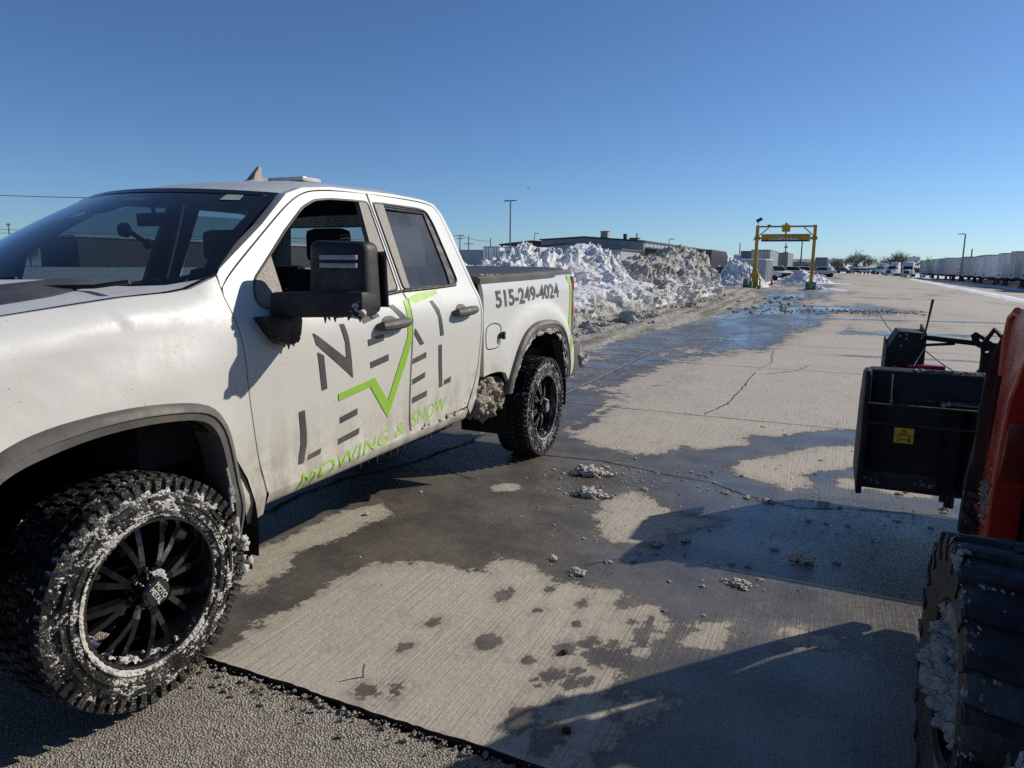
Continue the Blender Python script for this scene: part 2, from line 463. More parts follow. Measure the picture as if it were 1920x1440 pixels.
def wet_field(X, Y):
    w = np.full(X.shape, .30)
    for P in DRY: w = np.minimum(w, -sd_poly(X, Y, P)*1.6)
    for P in WETS: w = np.maximum(w, np.minimum(sd_poly(X, Y, P)*1.2, .06))
    # loose drops and foot marks on the dry slab
    rr = random.Random(3)
    for _ in range(46):
        cx = rr.uniform(1.5, 2.65); cy = rr.uniform(.35, 1.5)
        if rr.random() < .45: cx = rr.uniform(2.25, 2.6)
        r = rr.choice((.018, .022, .03, .03, .045, .06)); e = rr.uniform(.5, .9)
        w = np.maximum(w, .13*(1-np.hypot((X-cx)/r, (Y-cy)/(r/e))).clip(-4, 1))
    far = (fbm(X*.45, Y*.12, 5) - .47)*.75 + (fbm(X*2.1, Y*.25, 15)-.47)*.35
    left = 1/(1+np.exp((X-2.3-.02*(Y-18))*1.6))
    far = far + .30*left*np.exp(-((Y-15)/34)**2) - .20*(1-left)
    band = np.exp(-((Y-29+.25*(X-3))/3.4)**2)*np.exp(-((X-2.5)/4.5)**2)
    far = far + .36*band
    puddle = np.exp(-((Y-(17.7+.26*(X-2.5)+.5*(fbm(X*.9, X*0, 33)-.5)))/.34)**2)/(1+np.exp(-(X-2.2)*4))*np.exp(-((X-5)/4.5)**4)
    puddle2 = np.exp(-((Y-(12.7+.1*(X-3.5)))/.16)**2)*np.exp(-((X-5.0)/1.9)**4)
    puddle3 = np.exp(-((Y-(23.0+.2*(X-3)))/.5)**2)*np.exp(-((X-6.0)/4.5)**4)
    puddle4 = np.exp(-((Y-42)/1.2)**2)*np.exp(-((X-5.0)/5)**4)*.8
    k = 1/(1+np.exp(-(Y-17.4)*3))
    w = w*(1-k) + far*.55*k
    brk = .80+1.5*(fbm(X*.6, Y*.3, 31)-.45)
    w = np.maximum(w, (np.maximum(np.maximum(puddle, puddle2*.8), np.maximum(puddle3*.7, puddle4*.7))*brk).clip(0, 1)*.5 - .2)
    # lane left of the slab behind the truck: smooth sheet of water with dry scraps
    xb = np.interp(Y[:, 0], [4.7, 6.9, 10, 11.3, 13.1, 15, 17.3, 24, 34], [.86, .91, .98, 1.35, 1.85, 2.25, 2.7, 3.2, 2.6])[:, None]
    lane = np.clip((xb-X)*.30, -.22, .13) + (fbm(X*1.3, Y*.5, 9)-.47)*.42
    kl = np.clip((Y-5.6)/1.2, 0, 1)*np.clip((26-Y)/7, 0, 1)*np.clip((xb+.7-X)/.3, 0, 1)
    w = w*(1-kl) + lane*kl
    return w
def arr(*segs):
    out = []
    for a, b, s in segs: out += list(np.arange(a, b-1e-6, s))
    return np.array(out + [segs[-1][1]])
def lot():
    xs = arr((-26,-4,1.6),(-4,-.6,.2),(-.6,.8,.07),(.8,3.8,.025),(3.8,4.8,.06),(4.8,9,.25),(9,21.4,.8))
    ys = arr((.262,4.2,.025),(4.2,8,.06),(8,14,.11),(14,34,.28),(34,80,1.2),(80,262,6))
    X, Y = np.meshgrid(xs, ys)
    Yj = Y.copy(); Yj[0] += (vnoise(xs*5, xs*0, 3)-.5)*.010 + (vnoise(xs*38, xs*0, 4)-.5)*.007
    Z = -.033*np.clip(X-8, 0, 13.2) + .004
    w = wet_field(X, Y)
    film = np.clip((X-1.25-.45*(Y-1.6).clip(-1, 1))/.7, 0.05, 1); film = np.where(Y > 4.5, np.clip(.35+2.2*(fbm(X*.8, Y*.3, 41)-.28), .2, 1), film)
    film = np.where((X < 1.0) & (Y < 4.2), .12, film)
    V = np.stack([X, Yj, Z], -1).reshape(-1, 3); nx = len(xs); ny = len(ys)
    idx = np.arange(nx*ny).reshape(ny, nx)
    F = np.stack([idx[:-1,:-1], idx[:-1,1:], idx[1:,1:], idx[1:,:-1]], -1).reshape(-1, 4)
    me = bpy.data.meshes.new('concrete_lot'); me.from_pydata(V.tolist(), [], F.tolist())
    for nm, a in (('wet', w), ('film', film)):
        at = me.attributes.new(nm, 'FLOAT', 'POINT'); at.data.foreach_set('value', a.reshape(-1).astype(np.float32))
    me.materials.append(MAT['concrete'])
    o = bpy.data.objects.new('concrete_lot', me); COL.objects.link(o); struct(o)
    # skirt of the slab towards the joint
    m = MB(); n = nx
    m.v = [tuple(V[i]) for i in range(n)] + [(V[i][0], V[i][1]+.004, -.055) for i in range(n)]
    m.f = [(i, i+1, n+i+1, n+i) for i in range(n-1)]
    struct(m.build('slab_edge', MAT['joint']))
lot()
def snap_sheet(name, xs, ys, zf, mat):
    X, Y = np.meshgrid(xs, ys); Z = zf(X, Y)
    V = np.stack([X, Y, Z], -1).reshape(-1, 3); nx = len(xs); ny = len(ys)
    idx = np.arange(nx*ny).reshape(ny, nx)
    F = np.stack([idx[:-1,:-1], idx[:-1,1:], idx[1:,1:], idx[1:,:-1]], -1).reshape(-1, 4)
    me = bpy.data.meshes.new(name); me.from_pydata(V.tolist(), [], F.tolist()); me.materials.append(mat)
    me.polygons.foreach_set('use_smooth', [True]*len(me.polygons))
    o = bpy.data.objects.new(name, me); COL.objects.link(o); return o
o = struct(snap_sheet('ground', arr((-900,-30,58),(-30,8,38),(8,21.2,13.2),(21.2,921.2,60)), arr((-300,1500,60)), lambda X, Y: -.033*np.clip(X-8, 0, 13.2)-.07, MAT['field']))
xs = arr((-26,-1.5,1.2),(-1.5,3.2,.03),(3.2,21.4,.8)); ys = arr((-14,-1.4,.8),(-1.4,.251,.018))
o = struct(snap_sheet('rough_pavement', xs, ys, lambda X, Y: -.012+.004*(fbm(X*6, Y*6, 2)-.5)*2 - .033*np.clip(X-8, 0, 13.2) - .02*np.clip((Y-.228)/.023 + (vnoise(X*40, Y*0, 6)-.5)*1.1+(vnoise(X*9, Y*0, 7)-.5)*.6, 0, 1)**2, MAT['agg']))
m = MB(); m.add([(-26,.15,-.05),(21,.15,-.05),(21,.4,-.05),(-26,.4,-.05)], [(0,1,2,3)]); struct(m.build('joint_bed', MAT['joint']))
def strip(name, pts, w, mat, z=.0065, jit=.3, seed=1, seglen=.04):
    P = resample(pts, seglen, closed=False); m = MB(); n = len(P)
    for i, (x, y) in enumerate(P):
        a = Vector(P[max(0, i-1)]); b = Vector(P[min(n-1, i+1)]); d = (b-a).normalized()
        s = mn.noise(Vector((x*9, y*9, seed)))*w*jit*2 + mn.noise(Vector((x*2.2, y*2.2, seed)))*w*jit*2
        t = w*(1+.8*mn.noise(Vector((x*6, y*6, seed+9))))
        if i in (0, n-1): t *= .2
        for sg in (1, -1):
            q = Vector((x, y)) + Vector((-d.y, d.x))*(s+sg*t/2); m.v.append((q.x, q.y, z+gz(q.x)))
    m.f = [(2*i, 2*i+1, 2*i+3, 2*i+2) for i in range(n-1)]
    return struct(m.build(name, mat))
for i, y in enumerate((6.03, 10.25, 14.1, 18.2, 22.2)):
    strip('expansion_joint', [(-1.2, y+.0), (8.5, y-.03)], .012+.003*i, MAT['joint'], seed=i, seglen=.06+.03*i)
strip('expansion_joint', [(.22, 4.1), (.15, 10), (.05, 16), (0, 30)], .022, MAT['seal'], .0105, .3, 11, .1)
strip('expansion_joint', [(4.55, 6), (4.6, 12), (4.6, 21), (4.75, 30)], .022, MAT['joint'], .010, .3, 12, .1)
C1 = [(1.0,3.74),(1.18,3.76),(1.54,3.81),(1.87,3.72),(2.14,3.65),(2.43,3.61),(2.72,3.41),(2.94,3.33),(3.08,3.28),(3.34,3.41),(3.66,3.48),(3.91,3.54),(4.14,3.49),(5.2,3.4)]
strip('pavement_crack', C1, .013, MAT['joint'], .0075, .5, 21, .02)
strip('pavement_crack', [(1.99,6.1),(2.12,6.87),(2.16,8.34),(2.14,8.95),(2.17,9.67)], .014, MAT['joint'], .0085, .8, 22, .03)
strip('pavement_crack', [(2.17,9.9),(2.3,11.0),(2.17,12.88),(2.24,13.82),(2.32,16.28),(2.17,19.8)], .018, MAT['seal'], .012, .9, 23, .05)
strip('pavement_crack', [(2.3,9.5),(2.75,10.2),(2.9,11.0)], .013, MAT['joint'], .0095, 1., 25, .04)
strip('pavement_crack', [(-.02,1.2),(-.1,2.01),(-.07,2.44),(.09,2.83),(.23,3.43),(.26,4.08)], .03, MAT['joint'], .0085, .8, 24, .03)
strip('pavement_crack', [(.1,2.85),(.5,3.0),(.8,2.9)], .012, MAT['joint'], .0095, .8, 26, .03)

# slush that wheels have packed along the foot of the snow bank
def slush_bed():
    xs = arr((-9,-3.6,.3),(-3.6,1.2,.06)); ys = arr((6.5,24,.12),(24,60,.35))
    edge = [(6.5,-1.4),(10.5,-1.15),(15.4,-.96),(19,-.3),(26,-.05),(32.8,.4),(40,-.4),(48,-1.6),(60,-2.6)]
    X, Y = np.meshgrid(xs, ys)
    E = np.array([interp(y, edge) for y in ys])[:, None] + (fbm(Y*1.1, Y*0, 8)-.5)*.9 + (fbm(Y*4, X*3, 9)-.5)*.5
    k = np.clip((E-X)/.35, 0, 1)
    ruts = .016*np.sin((X+.05*Y)*9+fbm(X*.5, Y*.2, 3)*8)
    Z = np.where(k > 0, .008 + k*(.022+ruts*.8+.07*(fbm(X*7, Y*3, 4)-.4)+.05*np.clip((-2.2-X)/1.2, 0, 1)*(1+fbm(X*9, Y*9, 6))), -.03)
    o = snap_sheet('slush_bed', xs, ys, lambda a, b: Z, MAT['slushbed'])
    at = o.data.attributes.new('dirt', 'FLOAT', 'POINT')
    at.data.foreach_set('value', (fbm(X*.8, Y*.25, 12)*.7 + .35*(ruts*30+.5)).reshape(-1).astype(np.float32))
    struct(o)
slush_bed()
rr = random.Random(66); m = MB()
for i in range(520):
    x = rr.uniform(.7, 2.9); y = rr.choice((rr.gauss(.236, .012), rr.gauss(.20, .05))); m.lump((x, y, -.008+rr.uniform(0, .003)), min(.011, .0028*rr.paretovariate(1.8)), 1, .4, .7)
struct(m.build('joint_gravel', MAT['agg']), 'stuff')
# ------------------------------------------------------------------ background: buildings, poles, trees
MAT['steel_wall'] = simple('painted_steel_wall', (.30, .32, .33), .55, var=.12, scale=.6)
MAT['steel_dark'] = simple('dark_steel', (.055, .05, .045), .6, var=.3, scale=1)
MAT['roof_snow'] = simple('snowy_roof', (.55, .56, .58), .8, var=.2, scale=.4)
MAT['rust_steel'] = simple('rusty_brown_steel', (.09, .055, .04), .7, var=.4, scale=1.5)
MAT['tan'] = simple('tan_unit', (.38, .34, .27), .6)
MAT['pole'] = simple('galvanised_pole', (.13, .135, .14), .5, .3)
MAT['wood'] = simple('weathered_wood', (.11, .085, .065), .85, var=.3, scale=3)
MAT['wire'] = simple('power_line', (.05, .05, .05), .6)
MAT['bark'] = simple('winter_bark', (.23, .19, .15), .9, var=.3, scale=1)
MAT['white'] = simple('trailer_white', (.74, .75, .76), .45, var=.06, scale=.7, grime=(.33, .30, .25), gamt=.35)
MAT['cream'] = simple('trailer_cream', (.62, .60, .55), .5, var=.08, scale=.7, grime=(.30, .26, .2), gamt=.4)
MAT['bluewhite'] = simple('trailer_pale_blue', (.52, .57, .64), .45, var=.06, scale=.7, grime=(.33, .32, .3), gamt=.3)
MAT['greybox'] = simple('trailer_grey', (.33, .34, .35), .5, var=.1, scale=.7, grime=(.2, .18, .15), gamt=.4)
MAT['black'] = simple('black_plastic', (.016, .016, .017), .5, var=.3, scale=8)
MAT['tyre_far'] = simple('far_rubber', (.02, .02, .02), .85)
MAT['glass_dark'] = simple('dark_window', (.012, .014, .017), .08, var=.1)
MAT['chrome'] = simple('chrome', (.55, .55, .56), .18, 1.0, var=.05)
MAT['navy'] = simple('navy_container', (.03, .032, .045), .5, var=.2)
MAT['brownbox'] = simple('brown_trailer', (.07, .055, .045), .6, var=.3)

t = thing('warehouse', (-37, 120, 0), 'long grey metal warehouse with a low gable behind the snow bank', 'building')
m = MB(); m.prism([(-46.5,0),(-46.5,6.1),(-38.2,6.55),(-27.4,5.75),(-27.4,0)], 1, 120, 204); m.build('wall', MAT['steel_wall'], t)
m = MB(); m.prism([(-46.8,6.1),(-46.8,6.32),(-38.2,6.78),(-27.1,5.98),(-27.1,5.76),(-38.2,6.56)], 1, 119.7, 204.3); m.build('roof', MAT['steel_dark'], t)
m = MB()
for k in range(28): m.box(-27.42, -27.33, 121+3*k, 121.12+3*k, 0, 5.7)
for k in range(10): m.box(-45.8+1.95*k, -45.7+1.95*k, 119.94, 120.02, 0, 6.0)
m.build('wall_rib', MAT['steel_wall'], t)
m = MB(); m.prism([(-27.3,4.75),(-27.3,4.95),(-23.6,4.55),(-23.6,4.3)], 1, 121, 203); m.build('awning', MAT['roof_snow'], t)
m = MB(); m.box(-27.36, -27.3, 121, 203, .2, 4.6); m.build('under_awning_shade', MAT['rust_steel'], t)  # dark sheet on the wall standing in for shade under the awning
for k in range(7):
    m = MB(); m.box(-23.95, -23.7, 121.5+13.4*k, 121.75+13.4*k, 0, 4.3); m.build('post', MAT['steel_dark'], t)
for nm, x, y, w, h, mt in (('rooftop_unit', -34.9, 121, 1.3, 1.1, 'tan'), ('roof_vent', -31.4, 122, .55, .85, 'steel_dark'), ('rooftop_unit', -30.3, 124, 1.6, .35, 'tan'), ('roof_vent', -29.5, 123, .18, 1.1, 'steel_dark')):
    z = interp(x, [(-46.5,6.3),(-38.2,6.78),(-27.4,6.0)])
    m = MB(); m.box(x-w/2, x+w/2, y, y+w, z, z+h); m.box(x-w*.6, x+w*.6, y-.05, y+w*1.05, z+h, z+h+.08); m.build(nm, MAT[mt], t)
t = thing('low_shed', (-38, 104, 0), 'lower grey gabled shed in front of the warehouse wall', 'building')
m = MB(); m.prism([(-44.5,0),(-44.5,4.15),(-36.2,4.95),(-27.5,4.05),(-27.5,0)], 1, 106, 118); m.build('wall', MAT['steel_wall'], t)
m = MB(); m.prism([(-44.8,4.15),(-44.8,4.35),(-36.2,5.18),(-27.2,4.27),(-27.2,4.05),(-36.2,4.96)], 1, 105.6, 118.3); m.build('roof', MAT['steel_dark'], t)
for x0, x1 in ((-31.5, -28.4), (-41.5, -38)):
    m = MB(); m.box(x0, x1, 105.93, 106.02, 0, 3.1); m.build('overhead_door', MAT['steel_dark'], t)
t = thing('open_canopy', (-50, 122, 0), 'open brown steel canopy on posts left of the warehouse', 'canopy')
m = MB(); m.prism([(-55.6,5.25),(-55.6,5.5),(-48.9,6.15),(-46.9,6.0),(-46.9,5.1),(-48.9,5.0)], 1, 121, 150); m.build('roof', MAT['rust_steel'], t)
for x in (-55.2, -51, -47.5):
    for y in (121.5, 135, 149):
        m = MB(); m.box(x-.15, x+.15, y-.15, y+.15, 0, 5.3); m.build('post', MAT['rust_steel'], t)

def light_pole(x, y, h, heads, label, r=.11, z0=0.):
    t = thing('light_pole', (x, y, z0), label, 'light pole', 'light poles around the truck yard')
    m = MB(); m.tube([(x,y,z0),(x,y,z0+h)], [r*1.4, r], 8); m.build('pole', MAT['pole'], t, smooth=True)
    m = MB(); m.lathe([(0,.0),(0,.3),(.6,.3),(.6,0)], (x,y,z0), 12, 2); m.build('base', MAT['steel_wall'], t)
    for s in heads:
        m = MB(); m.obox((x+s*.65, y, z0+h+.02), (1.0, .4, .14), (0, s*.08, 0)); m.tube([(x,y,z0+h-.05),(x+s*.5,y,z0+h)], .05, 6); m.build('lamp_head', MAT['steel_dark'], t)
    return t
light_pole(-48.2, 110, 12.35, (-1, 1), 'tall two-headed light pole rising beside the open canopy')
light_pole(-68, 168, 9.6, (1,), 'slim single-headed light pole just right of the tall two-headed one', .08)
light_pole(-3.4, 150, 6.9, (-1, 1), 'two-headed light pole seen through the yellow gantry')
light_pole(24.5, 155, 8.6, (-1,), 'tall light pole behind the row of white trailers', .11, -.45)
light_pole(-33.0, 166, 7.9, (1,), 'thin light pole above the warehouse awning', .07)
light_pole(-17.5, 170, 7.1, (), 'bare thin mast left of the yellow gantry', .1)
light_pole(28.3, 172, 6.3, (), 'short bare mast beside the tall pole behind the trailers', .12, -.45)
def utility_pole(x, y, h, arms, label, wires=()):
    t = thing('utility_pole', (x, y, 0), label, 'utility pole', 'utility poles along the power line')
    m = MB(); m.tube([(x,y,0),(x,y,h)], [.17, .11], 8); m.build('pole', MAT['wood'], t, smooth=True)
    for z, w in arms:
        m = MB(); m.box(x-w/2, x+w/2, y-.06, y+.06, h-z-.07, h-z+.07)
        for q in (-.95, -.4, .4, .95): m.lathe([(0,.0),(0,.06),(.2,.05),(.22,0)], (x+q*w/2, y, h-z+.07), 6, 2)
        m.build('crossarm', MAT['wood'], t)
    for a, b, sag in wires:
        P = [tuple(np.array(a)*(1-k)+np.array(b)*k - np.array((0,0,sag*4*k*(1-k)))) for k in np.linspace(0, 1, 13)]
        m = MB(); m.tube(P, .045, 4); m.build('wire', MAT['wire'], t)
utility_pole(-85.4, 160, 9.1, ((.25, 2.4), (1.0, 1.8)), 'wooden utility pole with twin crossarms just behind the cab roof', [((-85.4,160,8.8),(-76.6,160,7.4),.3), ((-86.2,160,8.8),(-160,150,9.5),1.2)])
utility_pole(-83.4, 161, 8.8, ((2.0, 2.6), (4.6, 2.2)), 'dark pole with a wide low crossarm beside the twin-arm pole')
utility_pole(-76.6, 160, 8.3, ((2.3, 2.7),), 'single crossarm pole above the grey trailer', [((-77.6,160,6.0),(-46,160,6.0),.4)])
utility_pole(-170, 100, 9.9, ((.5, 1.6),), 'lone utility pole at the far left above the windscreen', [((-170,100,8.4),(-110,145,7.8),.5), ((-170,100,7.6),(-110,145,7.0),.5), ((-170,100,8.4),(-200,62,8.6),.5), ((-170,100,7.6),(-200,62,7.8),.5), ((-120,54,11.2),(-78,64,9.6),.3)])
light_pole(9.7, 330, 8.2, (), 'thin dark mast standing among the bare trees at the end of the lot', .14)
utility_pole(-7.6, 170, 7.1, ((1.0, .8), (2.2, .9)), 'thin aerial mast rising behind the grey trailers')

# bare winter trees
def tree_mesh(seed, h, spread):
    rr = random.Random(seed); tr = MB(); cr = MB()
    def limb(p, d, l, r, m, lev):
        P = [p]; q = p; dd = d
        for k in range(4):
            dd = (dd + Vector((rr.uniform(-.16,.16), rr.uniform(-.16,.16), .06))).normalized(); q = q + dd*l/4; P.append(q)
        m.tube(P, [r, r*.85, r*.7, r*.55, r*.35], 5 if lev == 0 else 3, cap=False)
        if lev >= 3: return
        for k in range((10, 8, 6)[lev]):
            t = rr.uniform(.15, 1) if lev else rr.uniform(.18, 1); i = min(3, int(t*4)); a = rr.uniform(0, 6.28); s = rr.uniform(.35, .95)*spread
            b = P[i].lerp(P[i+1], t*4-i); nd = (d + Vector((math.cos(a)*s, math.sin(a)*s, rr.uniform(-.15, .3)))).normalized()
            limb(b, nd, l*rr.uniform(.45, .72), max(r*.5, .03), cr, lev+1)
    for k in range(rr.choice((1, 2, 2))):
        limb(Vector((rr.uniform(-.5,.5)*k, 0, 0)), Vector((rr.uniform(-.2,.2), rr.uniform(-.2,.2), 1)).normalized(), h*.55, h*.024, tr, 0)
    return tr, cr
TREES = []
def tree_proto(i, seed, h, spread):
    tr, cr = tree_mesh(seed, h, spread)
    t = thing('bare_tree', (0, 0, 0), 'x', 'tree', 'bare winter trees on the horizon')
    tr.build('trunk', MAT['bark'], t); cr.build('crown', MAT['bark'], t)
    TREES.append([t, False])
for i, (s, h, sp) in enumerate(((3, 9, 1.0), (11, 9, 1.25), (5, 8, 1.1))): tree_proto(i, s, h, sp)
far = [(-14, 395, .8), (-6, 410, .75), (1.5, 400, .85), (6, 392, 1.05), (11, 388, 1.2), (16, 396, 1.0), (22, 402, .9), (27, 392, 1.1), (32, 390, 1.15), (38, 398, .95), (44, 405, .9), (51, 396, .85), (58, 402, .8)]
def place_tree(i, x, y, s, label, rot):
    pr = TREES[i % 3]
    if not pr[1]:
        o = pr[0]; pr[1] = True; o.location = (x, y, -.1); o.rotation_euler = (0, 0, rot); o.scale = s if isinstance(s, tuple) else (s,)*3; o['label'] = label
    else: dup(pr[0], (x, y, -.1), rot, s, label)
names = ['%s bare brown tree from the left along the far end of the lot' % w for w in ORD[:len(far)]]
names[4] = 'tallest bare brown tree, spreading above the far pickup at the end of the lot'
for i, (x, y, s) in enumerate(far): place_tree(i, x, y, (s*1.6, s*1.6, s*1.0), names[i], i*1.7)
for i, (x, y, s) in enumerate([(-176, 98, .75), (-168, 103, .8), (-184, 92, .7)]):
    place_tree(i+1, x, y, s, '%s leafless tree from the left beside the lone utility pole left of the pickup' % ORD[i], i*2.3)
for i, (x0, x1, y, h, mt, label) in enumerate(((-40, 6, 470, 7.2, 'greybox', 'long low grey building behind the trees at the end of the lot'), (26, 62, 380, 3.2, 'roof_snow', 'low building with a snowy roof beyond the far parked cars'), (9, 24, 384, 2.8, 'roof_snow', 'small snow-roofed shed behind the far white car'))):
    t = thing('far_building', ((x0+x1)/2, y, 0), label, 'building')
    m = MB(); m.box(x0, x1, y, y+20, -.2, h*.72); m.build('wall', MAT['greybox'], t)
    m = MB(); m.prism([(y-1, h*.72), (y+10, h), (y+21, h*.72), (y+21, h*.66), (y-1, h*.66)], 0, x0-.5, x1+.5); m.build('roof', MAT[mt], t)
    for k in range(8):
        m = MB(); xx = x0+(x1-x0)*(k+.3)/8; m.box(xx, xx+(x1-x0)*.05, y-.06, y, .3, h*.5); m.build('window', MAT['glass_dark'], t)
t = thing('dark_warehouse', (-172, 170, 0), 'long dark warehouse seen through the windscreen of the pickup', 'building')
m = MB(); m.box(-185, -170, 116, 250, 0, 7.4); m.build('wall', MAT['steel_dark'], t)
m = MB(); m.box(-186, -169.5, 115, 251, 7.4, 7.9); m.build('roof', MAT['roof_snow'], t)
t = thing('roadside_sign', (25.4, 260, 0), 'pale billboard on a post above the far trailers', 'sign')
m = MB(); m.box(25.25, 25.55, 259.9, 260.2, -.5, 5.6); m.build('post', MAT['pole'], t)
m = MB(); m.box(23.6, 27.2, 259.7, 259.95, 4.2, 5.5); m.build('board', MAT['roof_snow'], t)
m = MB(); m.box(25.1, 25.7, 259.75, 259.9, 5.5, 5.8); m.build('board_cap', MAT['roof_snow'], t)
tag(MB().lump((-38.5, 95, 12.6), .12, 2).build('small_bird', MAT['black']), 'tiny dark bird high in the sky over the warehouse', 'bird')

# ------------------------------------------------------------------ trailers, lorries, parked cars
def wheel_far(m, x, y, z, r, w, axis=1):
    m.lathe([(-w/2,.0),(-w/2,r*.9),(-w/2+.04,r),(w/2-.04,r),(w/2,r*.9),(w/2,0)], (x,y,z), 18, axis)
def trailer_proto(body, label):
    """nose at x=0, width along y 0..2.6, box runs to x=15.4"""
    t = thing('box_trailer', (0, 0, 0), label, 'trailer')
    m = MB(); m.box(0, 15.4, .02, 2.58, 1.15, 4.08)
    for k in range(12): m.box(.35+1.27*k, .41+1.27*k, 0, 2.6, 1.2, 4.0)
    for k in range(4): m.box(-.03, 0, .45+.55*k, .5+.55*k, 1.3, 3.95)
    m.build('body', body, t, bevel=.03, seg=1)
    m = MB(); m.box(-.02, 15.42, -.01, 2.61, 1.05, 1.2); m.box(-.015, 15.41, -.005, 2.605, 4.0, 4.1); m.build('rail', MAT['pole'], t)
    m = MB(); m.box(.6, 14.6, .7, .9, .8, 1.05); m.box(.6, 14.6, 1.7, 1.9, .8, 1.05); m.build('underframe', MAT['black'], t)
    for y in (.55, 1.9):
        m = MB(); m.box(2.4, 2.56, y, y+.16, .12, 1.05); m.box(2.25, 2.7, y-.08, y+.24, .02, .14); m.build('landing_leg', MAT['black'], t)
    for x in (12.0, 13.3):
        for y in (.3, 2.3):
            m = MB(); wheel_far(m, x, y, .5, .5, .5); m.build('wheel', MAT['tyre_far'], t, smooth=True)
    m = MB(); m.box(15.42, 15.47, .1, 1.28, 1.25, 3.95); m.build('door', body, t)
    m = MB(); m.box(15.42, 15.47, 1.32, 2.5, 1.25, 3.95); m.build('door', body, t)
    for y in (.5, .9, 1.7, 2.1):
        m = MB(); m.box(15.48, 15.52, y, y+.05, 1.2, 4.0); m.build('lock_bar', MAT['pole'], t)
    for y in (.1, 2.38):
        m = MB(); m.box(15.46, 15.5, y, y+.12, .98, 1.1); m.build('tail_lamp', simple('red_lens', (.35, .02, .02), .3), t)
    m = MB(); m.box(-.05, 0, .9, 1.3, 1.35, 1.6); m.build('hose_box', MAT['black'], t)
    return t
GR = 'box trailers parked nose out along the right of the lot'
zt = -.44
r_ = random.Random(2); ys = [76.0]
while ys[-1] < 186: ys.append(ys[-1] + r_.choice((3.5, 3.7, 4.0, 4.4, 5.6)))
lab = ['white box trailer nearest the right edge of the photo', 'second box trailer from the right edge, its nose in shade'] + ['box trailer %s from the right edge in the nose-out row' % (ORD[i] if i < 30 else 'far along') for i in range(2, len(ys))]
lab[13] = 'dark brown box trailer among the white ones in the right row'
lab[17] = 'plain grey box trailer with a shaded nose in the right row'
P0 = {}
for i, y in enumerate(ys):
    k = 'brownbox' if i == 13 else 'greybox' if i == 17 else ('white', 'white', 'cream', 'white', 'bluewhite', 'cream', 'white')[i % 7]
    r_ = random.Random(i*7+1); sx = r_.uniform(-.9, .9)
    if k not in P0: o = P0[k] = trailer_proto(MAT[k], lab[i]); o.location = (21.6+sx, y, zt)
    else: o = dup(P0[k], (21.6+sx, y, zt), 0, None, lab[i])
    o.rotation_euler = (0, 0, r_.uniform(-.015, .015)); o.scale = (1, 1, r_.uniform(.97, 1.01))
    o['group'] = GR
for i, (x, y, rz, lb, mt) in enumerate((
    (-42.3, 103.5, -90, 'white box trailer behind the snow, left of the tall light pole', 'white'),
    (-39.0, 103.5, -90, 'white box trailer standing right behind the tall light pole', 'white'),
    (-8.1, 120.5, -90, 'tall grey box trailer directly behind the yellow left post', 'greybox'),
    (-7.0, 142.0, -90, 'grey box trailer just right of the container by the gantry', 'greybox'),
    (-10.5, 128.5, -90, 'grey box trailer with rounded corners left of the yellow post', 'greybox'),
    (-64, 108, 0, 'long grey trailer side-on behind the bed of the pickup', 'greybox'),
    (-16.1, 120, -90, 'dark navy box trailer at the right end of the snow bank', 'navy'),
    (-1.6, 196, -90, 'distant grey trailer behind the white pickup under the gantry', 'greybox'))):
    # rotated -90: nose at far end, doors towards the camera
    o = trailer_proto(MAT[mt], lb); o['group'] = 'box trailers in the yard by the warehouse'
    o.rotation_euler = (0, 0, R(rz)); o.location = (x, y, 0)

